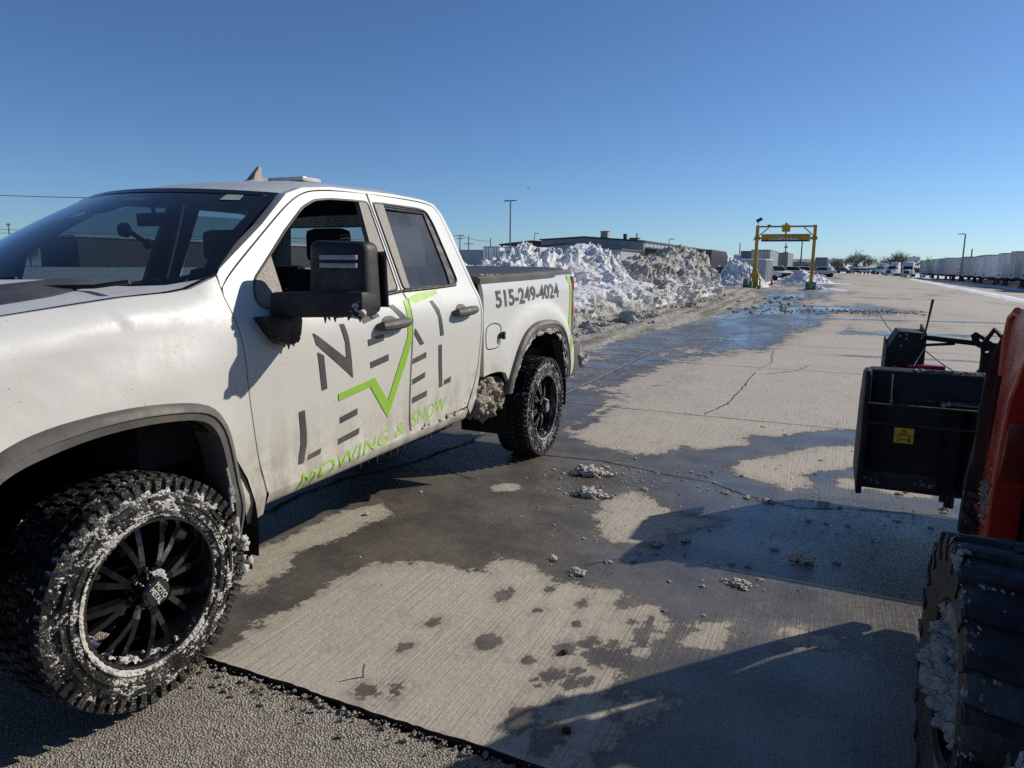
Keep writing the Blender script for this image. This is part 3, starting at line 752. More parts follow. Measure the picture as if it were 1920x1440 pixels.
def semi_proto(mt, label):
    """long-nosed lorry tractor, front towards -y, centred on x"""
    t = thing('lorry_tractor', (0, 0, 0), label, 'lorry', 'lorry tractors parked around the yard')
    m = MB(); m.prism([(-2.3,.95),(-2.3,1.45),(-2.15,1.75),(-.6,2.05),(-.6,.95)], 0, -.85, .85); m.build('hood', mt, t, bevel=.08)
    m = MB(); m.prism([(-.7,.8),(-.7,2.0),(-.25,2.75),(-.05,2.85),(1.9,2.9),(1.9,.8)], 0, -1.2, 1.2); m.build('cab', mt, t, bevel=.06)
    m = MB(); m.prism([(-.1,2.86),(.5,3.55),(1.2,3.9),(1.9,3.9),(1.9,2.88)], 0, -1.15, 1.15); m.build('roof_fairing', mt, t, bevel=.1)
    m = MB(); m.add([(-1.05,-.68,2.06),(1.05,-.68,2.06),(.98,-.3,2.72),(-.98,-.3,2.72)], [(0,1,2,3)]); m.build('windscreen', MAT['glass_dark'], t)
    for s in (-1, 1):
        m = MB(); m.prism([(-.45,1.95),(-.1,2.6),(.5,2.6),(.5,1.95)], 0, s*1.205, s*1.215); m.build('window', MAT['glass_dark'], t)
        m = MB(); m.prism([(-2.2,.5),(-2.25,1.05),(-1.9,1.35),(-1.2,1.4),(-.8,1.1),(-.75,.7),(-1.0,.7),(-1.3,1.1),(-1.8,1.1),(-2.0,.6)], 0, s*.7, s*1.2); m.build('fender', mt, t, bevel=.04)
        m = MB(); m.box(s*.78-.16, s*.78+.16, -2.34, -2.2, 1.0, 1.3); m.build('headlight', MAT['chrome'], t, bevel=.03)
        m = MB(); m.box(s*1.45-.1, s*1.45+.1, -.55, -.4, 1.9, 2.6); m.tube([(s*1.2,-.45,2.5),(s*1.4,-.47,2.5)], .02, 5); m.build('mirror', MAT['black'], t)
        m = MB(); wheel_far(m, s*1.0, -1.55, .5, .5, .32, 0); m.build('wheel', MAT['tyre_far'], t, smooth=True)
        for y in (3.0, 4.3):
            m = MB(); wheel_far(m, s*.95, y, .5, .5, .55, 0); m.build('wheel', MAT['tyre_far'], t, smooth=True)
    m = MB(); m.box(-.55, .55, -2.36, -2.28, .95, 1.6); m.build('grille', MAT['black'], t)
    m = MB(); m.box(-1.2, 1.2, -2.5, -2.15, .4, .85); m.build('bumper', mt, t, bevel=.06)
    m = MB(); m.box(-.5, .5, 1.8, 5.2, .6, .95); m.build('chassis', MAT['black'], t)
    return t
S0 = semi_proto(MAT['white'], 'white lorry tractor parked left of the gantry snow pile'); S0.location = (-15.4, 127, 0)
dup(S0, (-12.4, 129, 0), .1, None, 'white lorry tractor half hidden behind the gantry snow pile')
dup(S0, (19.6, 204, zt), R(-12), None, 'white lorry tractor facing out at the end of the trailer row')
dup(S0, (17.6, 226, zt), R(-30), None, 'pale lorry tractor second beyond the end of the trailer row')
dup(S0, (16.3, 262, zt), R(-60), None, 'pale lorry tractor farthest beyond the trailer row')
dup(S0, (-31.0, 84, 0), R(60), None, 'white lorry tractor behind the snow, right of the two white trailers')
dup(S0, (23.8, 204, zt), R(-12), None, 'white lorry tractor tucked between the trailers and the facing-out lorry')

def pickup_proto(mt, label, suv=False):
    """front towards -y"""
    t = thing('parked_car' if suv else 'parked_pickup', (0, 0, 0), label, 'car' if suv else 'pickup', 'parked cars and pickups about the yard')
    lo = [(-2.7,.55),(-2.72,.95),(-2.5,1.12),(-1.2,1.2),(2.7,1.2),(2.75,.6)] if not suv else [(-2.3,.5),(-2.32,.85),(-2.1,1.02),(-1.0,1.1),(2.2,1.12),(2.3,.5)]
    hi = [(-1.25,1.17),(-.55,1.82),(1.0,1.84),(1.35,1.18)] if not suv else [(-1.05,1.08),(-.4,1.68),(1.75,1.7),(2.2,1.1)]
    m = MB(); m.prism(lo, 0, -.97, .97); m.build('body', mt, t, bevel=.07)
    m = MB(); m.prism(hi, 0, -.82, .82); m.build('cab', mt, t, bevel=.08)
    a, b, c, d = hi
    m = MB(); m.add([(-.75,a[0]+.02,a[1]+.06),(.75,a[0]+.02,a[1]+.06),(.68,b[0]-.06,b[1]-.05),(-.68,b[0]-.06,b[1]-.05)], [(0,1,2,3)]); m.v = [(x, y-.03, z+.02) for x, y, z in m.v]; m.build('windscreen', MAT['glass_dark'], t)
    m = MB(); m.add([(-.7,d[0]-.02,d[1]+.08),(.7,d[0]-.02,d[1]+.08),(.66,c[0]+.06,c[1]-.06),(-.66,c[0]+.06,c[1]-.06)], [(0,1,2,3)]); m.v = [(x, y+.04, z+.02) for x, y, z in m.v]; m.build('rear_window', MAT['glass_dark'], t)
    for s in (-1, 1):
        m = MB(); m.prism([(a[0]+.25,a[1]+.08),(b[0]+.05,b[1]-.1),(c[0]-.05,c[1]-.1),(d[0]-.2,d[1]+.08)], 0, s*.822, s*.832); m.build('window', MAT['glass_dark'], t)
        m = MB(); m.box(s*.72-.18, s*.72+.18, lo[1][0]-.03, lo[1][0]+.1, .78, .98); m.build('headlight', MAT['chrome'], t)
        m = MB(); m.box(s*.86-.09, s*.86+.09, lo[4][0]-.06, lo[4][0]+.06, .75, 1.05); m.build('tail_lamp', simple('red_lens', (.35,.02,.02), .3), t)
        for y in ((-1.7, 1.75) if not suv else (-1.4, 1.4)):
            m = MB(); wheel_far(m, s*.86, y, .39, .39, .26, 0); m.build('wheel', MAT['tyre_far'], t, smooth=True)
    m = MB(); m.box(-.62, .62, lo[1][0]-.05, lo[1][0]+.05, .62, .98); m.build('grille', MAT['black'], t)
    m = MB(); m.box(-.95, .95, lo[0][0]-.1, lo[0][0]+.1, .4, .62); m.build('bumper', MAT['black'], t, bevel=.04)
    return t
carwhite = simple('far_white_paint', (.62, .63, .64), .35, var=.05)
K0 = pickup_proto(carwhite, 'white pickup facing us just right of the snow bank'); K0.location = (-14.2, 112, 0)
dup(K0, (-12.1, 113, 0), .1, None, 'white pickup beside another, partly behind the gantry snow pile')
dup(K0, (-3.8, 92, 0), R(35), None, 'white pickup half hidden behind the container by the gantry')
dup(K0, (-3.6, 122, 0), R(10), None, 'white pickup facing us in the middle of the gantry opening')
dup(K0, (18.0, 236, zt), R(-70), None, 'white pickup at the far end beyond the lorry tractors')
for x, y, rz, lb in ((-16.6, 111, 5, 'white pickup farthest left, half behind the grey snow bank'), (-9.4, 118, -8, 'white pickup behind the gantry snow pile, beside the grey trailers'), (-1.6, 118, 20, 'white pickup just left of the right gantry post'), (.4, 138, -75, 'white pickup side-on beyond the gantry opening'), (-6.3, 96, 12, 'white pickup right behind the storage container'), (12.2, 262, 40, 'white pickup at the far end right of the silver car')):
    dup(K0, (x, y, 0 if x < 10 else -.15), R(rz), None, lb)
K1 = pickup_proto(simple('far_dark_paint', (.03, .032, .04), .3), 'dark pickup standing side-on behind the right gantry post'); K1.location = (-2.1, 172, 0); K1.rotation_euler = (0, 0, R(-82))
K2 = pickup_proto(simple('far_grey_paint', (.2, .2, .21), .3), 'grey pickup crossing the far end of the lot'); K2.location = (5.2, 256, 0); K2.rotation_euler = (0, 0, R(65))
K3 = pickup_proto(simple('far_silver_paint', (.3, .3, .31), .3), 'silver car at the far end of the lot beside the grey pickup', True); K3.location = (8.7, 246, 0); K3.rotation_euler = (0, 0, R(10))
# ------------------------------------------------------------------ snow banks and heaps
MAT['snow_white'] = snow_mat('ploughed_white_snow', (.80, .81, .83), (.43, .41, .365), .40, .95, .6, .9)
MAT['snow_grey'] = snow_mat('dirty_grey_snow', (.79, .775, .745), (.425, .40, .355), .28, .70, .35, 1.0)
MAT['snow_flat'] = snow_mat('flat_snow', (.78, .80, .83), (.5, .48, .43), .7, 1.1, .5, .4)
def turb(p, o=4, f0=1.0):
    s = 0; a = 1.; f = f0; q = Vector(p)
    for _ in range(o):
        s += a*abs(mn.noise(q*f)); a *= .55; f *= 2.1; q = q + Vector((7.3, 3.1, 1.7))
    return s
def attr_mesh(name, V, F, dirt, mat, smooth=True):
    me = bpy.data.meshes.new(name); me.from_pydata(V, [], F)
    at = me.attributes.new('dirt', 'FLOAT', 'POINT'); at.data.foreach_set('value', np.array(dirt, np.float32))
    me.materials.append(mat)
    if smooth:
        me.polygons.foreach_set('use_smooth', [True]*len(me.polygons))
    o = bpy.data.objects.new(name, me); COL.objects.link(o); return o
def bank(name, mat, y0, y1, xf, hf, dirtf, seed, prof, step=.042, nv=165, rough=.62, ek=1.6, kt=1.15):
    ys = np.arange(y0, y1, step); V = []; D = []
    L = [0]
    for a, b in zip(prof, prof[1:]): L.append(L[-1]+math.hypot(b[0]-a[0], (b[1]-a[1])*2.2))
    for y in ys:
        endk = min(1, (y-y0)/1.4, (y1-y)/ek); endk = max(0, endk)**.5
        h = hf(y)*endk; xb = xf(y)
        for j in range(nv+1):
            s = L[-1]*j/nv
            k = next(i for i in range(len(L)-1) if s <= L[i+1]+1e-9); t = (s-L[k])/(L[k+1]-L[k])
            px = prof[k][0]*(1-t)+prof[k+1][0]*t; pz = prof[k][1]*(1-t)+prof[k+1][1]*t
            p = Vector((xb+px*(.35+.65*endk), y, pz*h))
            q = Vector((p.x+seed, p.y, p.z*1.15))
            big = mn.noise(q*.55)*.55; mid = mn.noise(q*1.4)*.30
            tb = (turb(q, 5, 1.7)-.55)*rough*.55
            cl = mn.cell(q*2.3+Vector((mn.noise(q*3), mn.noise(q*3+Vector((5,5,5))), 0))*.8)*.12 + mn.cell(q*5.2+Vector((3,1,0))+Vector((1,1,1))*mn.noise(q*5))*.10 + mn.noise(q*8.5)*.085 + mn.noise(q*17)*.05
            nx, nz = (.85, .35) if pz < .7 else (.35, .9)
            w = min(1, pz*5+.15)
            rgh = .55 + .85*sstep(-.25, .35, mn.noise(q*.8+Vector((20,3,1))))
            d = (big*.7 + mid*1.1 + (tb*kt + cl)*rgh)*w*endk
            p = p + Vector((nx*d, mn.noise(q*2.1+Vector((9,9,9)))*.22*w, nz*d*.8))
            if p.z < 0: p.z = -.02
            V.append(tuple(p)); D.append(dirtf(p, tb/rough+cl))
    n = nv+1
    F = [(i*n+j, (i+1)*n+j, (i+1)*n+j+1, i*n+j+1) for i in range(len(ys)-1) for j in range(nv)]
    return attr_mesh(name, V, F, D, mat)
hw = lambda y: interp(y, [(9,.8),(12,1.2),(14.4,1.38),(15.8,1.72),(17,1.55),(19.5,2.1),(21.5,2.0),(23.5,2.25),(26,1.9),(28,1.9)])
hg = lambda y: interp(y, [(24,1.2),(27,1.7),(29,1.85),(31,1.75),(34,2.15),(36.5,2.45),(38.5,2.5),(40.2,2.3)])
pw = [(0,0),(-.12,.22),(-.35,.42),(-.8,.48),(-1.5,.72),(-2.3,.97),(-2.9,1.0),(-4.2,.75),(-6.5,0)]
pg = [(0,0),(-.06,.22),(-.16,.45),(-.45,.66),(-.8,.86),(-1.35,1.0),(-2.3,.97),(-3.5,.8),(-6,0)]
tag(bank('snow_bank', MAT['snow_white'], 9.2, 28.0, lambda y: -3.0+.25*math.sin(y*.9), hw, lambda p, k: .80-.85*sstep(.35, 1.15, p.z+.35*k+.4*mn.noise(p*.7))+.28*k, 4., pw),
    'big white ploughed snow bank with a grey foot, behind the pickup bed', 'snow bank')
tag(bank('snow_bank', MAT['snow_grey'], 24.6, 40.4, lambda y: -2.85+.2*math.sin(y*1.3), hg, lambda p, k: .18+.40*sstep(.35, 1.25, p.z-.25*sstep(30, 37, p.y)+.25*k+.5*mn.noise(p*.6))+.3*k, 31., pg, ek=.8, kt=.7),
    'steep dirty grey snow bank with a white cut foot, right of the white bank', 'snow bank')
def heap(name, mat, cx, cy, rx, ry, h, seed, dirtf, n=64, rough=.4, peaks=1, zb=-.03):
    V = []; D = []; n = 90
    for j in range(n+1):
        for i in range(n+1):
            u = i/n*2-1; v = j/n*2-1; r = math.hypot(u, v)
            q = Vector((u*rx+seed, v*ry, seed)); k = max(0, 1-r**1.25)
            z = h*(k**1.05)*(1+.5*mn.noise(q*.8)) + (turb(q, 5, 1.6)-.5)*rough*min(1, k*4)*h*.32
            z += mn.noise(q*9)*.035*h*min(1, k*4) + (mn.cell(q*3.2+Vector((1,1,1))*mn.noise(q*4))*.07+mn.cell(q*6.5)*.05)*h*min(1, k*4)
            V.append((cx+u*rx*(1+.06*mn.noise(q*2)), cy+v*ry*(1+.06*mn.noise(q*2.3)), max(zb, z+zb*.5))); D.append(dirtf(z, turb(q, 3, 2)-.5))
    m = n+1
    F = [(j*m+i, j*m+i+1, (j+1)*m+i+1, (j+1)*m+i) for j in range(n) for i in range(n)]
    return attr_mesh(name, V, F, D, mat)
wd = lambda z, k: .25+.3*k
for a, lb in (((-12.6, 36, 3.2, 3.0, 2.55, 2), 'pointed white snow heap above the bed cover of the pickup'), ((-9.9, 31, 3.0, 3.0, 2.2, 5), 'white snow heap between the pointed heap and the big white bank'),
          ((-18, 38, 4.2, 3.0, 1.75, 9), 'low white snow heap showing just behind the cab of the pickup'), ((-4.3, 60.5, 2.5, 3.0, 2.15, 13), 'white snow heap behind the left foot of the yellow gantry'),
          ((.0, 81, 3.2, 3.0, 1.25, 17), 'low bluish snow heap between the two gantry posts'), ((2.0, 55.6, 1.2, .5, .30, 21), 'little snow heap at the foot of the right gantry post'),
          ((.9, 205, 2.6, 3, 2.9, 25), 'distant white snow heap beside the dark pickup')):
    tag(heap('snow_heap', MAT['snow_white'], *a, wd), lb, 'snow heap', 'snow heaps on the lot')
# flat snow left beside the trailers and about the yard
def flat_snow(name, xs, ys, edge, seed, z0, slope=True):
    X, Y = np.meshgrid(xs, ys); k = edge(X, Y) + (fbm(X*.7+seed, Y*.25, seed)-.5)*1.1 + (fbm(X*2.5, Y*1.2, seed+3)-.5)*.5
    base = (-.033*np.clip(X-8, 0, 13.2)) if slope else X*0
    Z = base + np.where(k > 0, .01+np.clip(k, 0, 1)*z0*(1+.8*fbm(X*1.5, Y*.8, seed+1)), -.06)
    o = snap_sheet(name, xs, ys, lambda a, b: Z, MAT['snow_flat'])
    at = o.data.attributes.new('dirt', 'FLOAT', 'POINT'); at.data.foreach_set('value', (fbm(X, Y*.4, seed+5)*.8).reshape(-1).astype(np.float32))
    return struct(o)
flat_snow('snow_strip', arr((10.5,19,.3)), arr((36,150,.9)), lambda X, Y: 1.0-np.abs(X-(13.0+.030*(Y-45)))/.85, 4, .10)
flat_snow('snow_strip', arr((19,21.4,.4)), arr((60,200,1.2)), lambda X, Y: .7-np.abs(X-20.6)/1.0, 7, .08)
flat_snow('snow_patch', arr((-26,-1.5,.5)), arr((44,120,.8)), lambda X, Y: .45-np.clip((X+3.4)/1.4, -.5, 3)-np.clip((Y-110)/8, 0, 2), 5, .07)
flat_snow('snow_patch', arr((.9,5.2,.12)), arr((54,57,.1)), lambda X, Y: 1-np.hypot((X-2.8)/1.6, (Y-55.6)/.7)*1.3, 6, .10)
flat_snow('snow_patch', arr((-3,5,.2)), arr((76,84,.2)), lambda X, Y: 1.2-np.hypot((X-1.2)/3.0, (Y-79.5)/2)*1.2, 8, .12)

# ------------------------------------------------------------------ yellow gantry that scrapes snow off trailer roofs
MAT['yellow'] = simple('worn_yellow_paint', (.50, .28, .012), .5, var=.12, scale=2, grime=(.2, .13, .05), gamt=.5)
MAT['yellow_d'] = simple('dark_ochre_paint', (.36, .20, .012), .55, var=.15, scale=2, grime=(.14, .09, .04))  # darker, browner yellow for beams, braces and collars
MAT['green_b'] = simple('faded_green_paint', (.06, .22, .16), .6, var=.2, scale=3, grime=(.25, .25, .22))
t = thing('snow_scraper_gantry', (-.5, 56, 0), 'tall yellow steel gantry with a scraper blade hung between two posts', 'gantry')
for x, r in ((-2.55, .125), (1.5, .115)):
    m = MB(); m.box(x-r, x+r, 56-r, 56+r, 0, 4.75); m.build('post', MAT['yellow'], t, bevel=.01, seg=1)
    m = MB(); m.box(x-.2, x+.2, 55.8, 56.2, 3.68, 3.92); m.build('slide_collar', MAT['yellow_d'], t, bevel=.02)
m = MB(); m.box(-2.42, 1.38, 55.94, 56.06, 4.6, 4.72); m.build('top_beam', MAT['yellow_d'], t)
for x0, x1 in ((-2.4, -1.75), (1.37, .72)):
    m = MB(); m.tube([(x0,56,4.0),(x1,56,4.6)], .045, 6); m.build('brace', MAT['yellow_d'], t)
m = MB(); m.box(-.80, -.22, 55.75, 56.25, 4.27, 4.78); m.box(-.62, -.42, 55.9, 56.1, 4.78, 4.92); m.build('winch_box', MAT['yellow'], t, bevel=.02)
m = MB(); m.box(-.57, -.47, 55.95, 56.05, 4.08, 4.3); m.build('hanger', MAT['steel_dark'], t)
m = MB(); m.prism([(55.78,4.10),(55.72,3.66),(55.8,3.66),(56.15,3.72),(56.15,4.1)], 0, -2.22, 1.2); m.build('blade', MAT['yellow'], t, bevel=.02)
m = MB(); m.box(-2.22, 1.2, 55.70, 55.80, 3.54, 3.66); m.build('rubber_edge', MAT['black'], t)
m = MB(); m.box(-2.35, 1.4, 55.92, 56.08, 3.74, 3.86); m.build('blade_beam', MAT['yellow_d'], t)
sn = MB(); rr = random.Random(5)
for i in range(70):
    k = rr.gauss(0, .33); x = -.5+k*1.9
    sn.lump((x, 55.73, 3.66+abs(rr.gauss(0, .09))*max(0, 1-abs(k))), rr.uniform(.03, .07), 1)
sn.build('frozen_snow', MAT['snow_white'], t)
m = MB(); m.tube([(-2.55,56,4.75),(-2.53,56,5.05)], .03, 6); m.obox((-2.47,55.9,5.16), (.42,.22,.2), (.2,-.5,.3)); m.build('flood_light', MAT['steel_dark'], t)
m = MB(); m.box(-1.85, -1.6, 55.9, 56.1, 4.72, 4.8); m.build('junction_box', MAT['steel_dark'], t)
m = MB(); m.box(-2.72, -2.38, 55.8, 56.2, 0, 1.55); m.box(-2.36, -2.26, 55.85, 56.1, .1, 1.2); m.build('post_sleeve', MAT['yellow'], t, bevel=.02)
m = MB(); m.tube([(-2.95,55.8,.1),(-2.7,55.9,1.3)], .05, 6); m.build('brace', MAT['yellow_d'], t)
m = MB(); m.box(1.36, 1.64, 55.85, 56.15, 0, .55); m.box(1.42, 1.62, 55.87, 56.13, 1.5, 1.64); m.build('post_sleeve', MAT['yellow_d'], t, bevel=.02)
for x, y, h in ((-3.15, 55.3, .75), (-2.7, 55.05, .55), (-2.1, 55.3, .25), (1.28, 55.3, .6), (1.75, 55.35, .58)):
    m = MB(); m.box(x-.13, x+.13, y-.2, y+.2, 0, h); m.build('guard_block', MAT['green_b'], t, bevel=.03)
for x in (-2.95, -2.05, 1.5):
    m = MB(); m.tube([(x,55.1,0),(x,55.1,.8 if x < 0 else .35)], .06, 8); m.build('bollard', MAT['yellow'], t)
m = MB(); m.box(1.30, 1.70, 55.2, 55.32, 0, .12); m.box(-3.2, -2.9, 55.0, 55.06, 0, .2); m.build('base_plate', MAT['black'], t)
# corrugated store beside it
t = thing('storage_container', (-4.3, 76, 0), 'grey corrugated steel container standing behind the left gantry post', 'container')
m = MB(); m.box(-5.55, -3.2, 72.0, 80.2, .12, 2.35)
for k in range(26): m.box(-3.2, -3.15, 72.1+.31*k, 72.26+.31*k, .2, 2.28)
for k in range(8): m.box(-5.5+.29*k, -5.36+.29*k, 71.95, 72.0, .2, 2.28)
m.build('body', MAT['greybox'], t)
m = MB(); m.box(-5.6, -3.13, 71.93, 80.25, 2.35, 2.44); m.box(-5.6, -3.13, 71.93, 80.25, .03, .13); m.build('frame', MAT['white'], t)
for k in (72.6, 74.4):
    m = MB(); m.box(-3.15, -3.10, k, k+.08, .2, 2.3); m.build('lock_bar', MAT['white'], t)
tag(MB().prism([(-2.35,0),(-2.05,0),(-2.17,.62),(-2.23,.62)], 1, 68, 68.25).build('traffic_cone', simple('cone_orange', (.6,.08,.03), .6)), 'small red traffic cone at the foot of the grey container', 'cone')

# broken slush thrown across the lane
MAT['rubble0'] = simple('brown_broken_slush', (.36, .325, .27), .85, var=.4, scale=5, bump=.4, bscale=30, grime=(.14,.115,.085), gamt=.7)
rr = random.Random(21); m = MB()
for i in range(620):
    k = rr.random(); cx = rr.choice((1.3, 2.6, 3.6, 4.6, 5.4)); x = rr.gauss(cx, .5); y = rr.gauss(27.2+.25*(cx-3), .75)
    s = min(.05, .010*rr.paretovariate(1.4)); m.lump((x, y, s*.3), s, 1 if s < .03 else 2, .7, .6)
for i in range(190):
    x = rr.gauss(.3, .8); y = rr.uniform(24, 40); s = min(.09, .018*rr.paretovariate(1.5)); m.lump((x, y, s*.3), s, 1 if s < .03 else 2, .7, .6)
o = m.build('broken_slush', MAT['rubble0']); struct(o, 'stuff')
MAT['rubble'] = simple('grey_snow_rubble', (.44, .42, .38), .85, var=.3, scale=2.5, bump=.5, bscale=20, grime=(.16,.145,.12), gamt=.6)
rr = random.Random(22); m = MB()
for i in range(1500):
    y = rr.uniform(9, 40); x = -2.55 + rr.gauss(0, .28) + .3*math.sin(y); s = min(.12, .018*rr.paretovariate(1.4)); m.lump((x, y, .03+s*.35), s, 1)
struct(m.build('snow_rubble', MAT['rubble']), 'stuff')
for i, (x, y, s, lb) in enumerate(((-2.05, 17.9, .30, 'dark dirty snow block lying on the slush in front of the white bank'), (-2.45, 15.4, .17, 'flat dark snow clod near the tail lamp of the pickup'), (-1.9, 26.3, .2, 'dark snow clod at the foot of the grey bank'))):
    m = MB(); m.lump((x, y, s*.45), s, 3, .5, .85, seed=i*3.3)
    for k in range(16): m.lump((x+rr.gauss(0, s*1.1), y+rr.gauss(0, s*1.1), .04), rr.uniform(.03, .09), 1)
    tag(m.build('snow_block', MAT['rubble'], smooth=False), lb, 'snow block')
# ------------------------------------------------------------------ the white pickup
def paint_mat():
    g = NT('dirty_white_paint')
    z = g.sep(2); y = g.sep(1)
    n = g.noise(1.7, 7, .68); streak = g.noise(1.0, 5, .62, g.map((9, 9, .42)))
    drip = g.noise(1.0, 3, .5, g.map((34, 34, .55)))
    fine = g.noise(46, 6, .8); mid = g.noise(9, 6, .75)
    f = g.ramp(z, 1.72, .56, .26, .80)
    for a, k in ((n, .46), (streak, .40), (drip, .16), (mid, .30), (fine, .42)):
        f = g.math('ADD', f, g.math('MULTIPLY', g.math('SUBTRACT', a, .5), k))
    f = g.ramp(f, 0, 1, 0, .94, False)
    c = g.mix(f, (.61, .615, .61), (.505, .480, .395))
    low = g.math('MULTIPLY', g.ramp(z, 1.02, .56), g.ramp(g.math('ADD', g.math('MULTIPLY', mid, .5), g.math('MULTIPLY', streak, .5)), .38, .66))
    c = g.mix(g.math('MULTIPLY', low, .8), c, (.235, .195, .140))
    # road salt thrown up behind the wheels, and dark specks
    fan = g.math('MULTIPLY', g.ramp(g.math('ABSOLUTE', g.math('SUBTRACT', y, .75)), .55, .05), g.ramp(z, 1.1, .6))
    c = g.mix(g.math('MULTIPLY', fan, g.ramp(mid, .42, .62, 0, .55)), c, (.27, .235, .18))
    sp = g.math('MULTIPLY', g.ramp(g.vor(46), .14, .07), g.ramp(g.noise(3.5, 3), .45, .60))
    sp2 = g.math('MULTIPLY', g.ramp(g.vor(95, g.map((1, 1, .7))), .16, .09), g.ramp(g.noise(2.1, 4), .46, .62))
    c = g.mix(g.math('MAXIMUM', g.math('MULTIPLY', sp, .85), g.math('MULTIPLY', sp2, .6)), c, (.085, .07, .05))
    rough = g.ramp(f, .1, .8, .34, .78)
    nr = g.bump(g.math('ADD', fine, mid), .10, .003)
    return g.done(g.pbsdf(c, rough, 0, nr, .5, **{'Coat Weight': g.ramp(f, .15, .55, .5, .0), 'Coat Roughness': .10}))
def glass_mat(name, tint, dust, refl=1.0, dcol=(.30, .29, .27)):
    g = NT(name)
    tr = g.n('BsdfTransparent'); tr.inputs[0].default_value = (*tint, 1)
    gl = g.n('BsdfGlossy'); gl.inputs['Roughness'].default_value = .03
    ge = g.n('NewGeometry'); dt = g.n('VectorMath', operation='DOT_PRODUCT'); g.set(dt.inputs[0], ge.outputs['Incoming']); g.set(dt.inputs[1], ge.outputs['Normal'])
    fz = g.math('ADD', .045, g.math('MULTIPLY', .955, g.math('POWER', g.math('SUBTRACT', 1.0, g.math('ABSOLUTE', dt.outputs['Value'])), 5.0)))
    mx = g.n('MixShader'); g.set(mx.inputs[0], g.math('MULTIPLY', fz, refl)); g.set(mx.inputs[1], tr.outputs[0]); g.set(mx.inputs[2], gl.outputs[0])
    df = g.n('BsdfDiffuse'); df.inputs[0].default_value = (*dcol, 1)
    m2 = g.n('MixShader'); k = g.math('ADD', dust, g.math('MULTIPLY', g.math('SUBTRACT', g.noise(60, 5, .8), .5), dust*.9)); k = g.math('MULTIPLY', k, g.ramp(g.noise(3, 4), .25, .7, .6, 1.25))
    g.set(m2.inputs[0], k); g.set(m2.inputs[1], mx.outputs[0]); g.set(m2.inputs[2], df.outputs[0])
    return g.done(m2.outputs[0])
MAT['paint'] = paint_mat()
MAT['trim'] = simple('dusty_grey_plastic', (.085, .080, .072), .65, var=.2, scale=5, bump=.15, grime=(.20, .175, .14), gamt=.5)
MAT['bpillar'] = simple('dusty_pillar_trim', (.20, .175, .145), .6, var=.10, scale=70, bump=.1, grime=(.25, .215, .175), gamt=.2)
MAT['blackp'] = simple('black_mirror_plastic', (.008, .008, .009), .62, var=.3, scale=9, bump=.1, bscale=120, grime=(.05, .045, .04), gamt=.4)
MAT['inside'] = simple('dark_cabin', (.012, .012, .013), .8)
MAT['seat'] = simple('black_seat_cloth', (.016, .016, .018), .9)
MAT['under'] = simple('black_underbody', (.006, .006, .006), .9, grime=(.03, .025, .02))
MAT['windscreen'] = glass_mat('windscreen_glass', (.36, .44, .46), .03, 1.9)
MAT['sideglass'] = glass_mat('side_glass', (.40, .47, .50), .05)
MAT['dustyglass'] = glass_mat('dust_covered_glass', (.14, .16, .17), .30, 1.3, (.22, .24, .26))
MAT['frit'] = simple('black_glass_band', (.010, .011, .013), .12)
def rubber_mat():
    g = NT('wet_gritty_rubber')
    n = g.noise(16, 5, .7); fr = g.math('MULTIPLY', g.ramp(g.noise(130, 4, .8), .50, .64), g.ramp(g.noise(9, 5, .7), .42, .60))
    c = g.mix(n, (.007, .007, .007), (.022, .021, .020))
    c = g.mix(g.math('MULTIPLY', fr, .75), c, (.36, .345, .315))
    return g.done(g.pbsdf(c, g.mix(fr, .28, .8), 0, g.bump(g.math('ADD', g.noise(70, 4), g.math('MULTIPLY', fr, .8)), .35, .006), .5))
MAT['rubber'] = rubber_mat()
MAT['gloss'] = simple('gloss_black_rim', (.008, .008, .009), .12, var=.3, scale=10, coat=.6)
MAT['stk'] = simple('grey_vinyl', (.060, .057, .054), .5, var=.12, scale=12, bump=.1, bscale=200, grime=(.16, .14, .115), gamt=.35)
MAT['green'] = simple('green_vinyl', (.26, .50, .030), .45, var=.10, scale=9, grime=(.33, .40, .12), gamt=.4)
MAT['lamp_red'] = simple('tail_lamp_red', (.45, .03, .035), .2, var=.1)
MAT['clear'] = simple('clear_lens', (.55, .55, .52), .15, var=.25, scale=30)
MAT['icy'] = snow_mat('gritty_ice', (.50, .48, .44), (.22, .195, .155), .2, .8, 12, .5)
MAT['mud'] = simple('slush_mud', (.12, .098, .072), .85, var=.4, scale=30, bump=.6, bscale=90)
MAT['brownsnow'] = snow_mat('brown_packed_snow', (.40, .35, .28), (.16, .13, .10), .3, .8, 3, .8)

truck = thing('pickup_truck', (0, 1.9, 0), 'dirty white pickup truck with green and grey door lettering and snow-caked black wheels', 'pickup truck')
PD = [(.45,.945),(.53,.965),(.58,.985),(.62,.992),(.66,.984),(.72,.978),(.80,.980),(1.0,.993),(1.2,1.010),(1.29,1.012),(1.36,.998),(1.41,.975),(1.45,.950),(2.2,.635)]
def door_x(z):
    return interp(z, PD)*.5 + .25*interp(z-.02, PD) + .25*interp(z+.02, PD)
CRE = [(-1.2,.80),(-.47,.964),(-.378,.996),(-.202,1.091),(-.026,1.158),(.149,1.199),(.453,1.215),(.7,1.22)]
ZT = [(-1.1,1.30),(-.7,1.385),(-.37,1.426),(-.12,1.454),(.05,1.472),(.25,1.484),(.335,1.496),(.44,1.533),(.5,1.56)]
def fender_x(y, z):
    zc = interp(y, CRE); zt = interp(y, ZT)
    x = 1.032 - .018*(z < .6)*(.6-z)
    if z > zc:
        t = z-zc; x -= .32*min(t, .10) + .10*max(0, t-.10)
        x -= .012*math.exp(-((z-(zc+.17))/.04)**2)
    s = zt - z
    if s < .10: x -= .085*((.10-s)/.10)**2
    return x
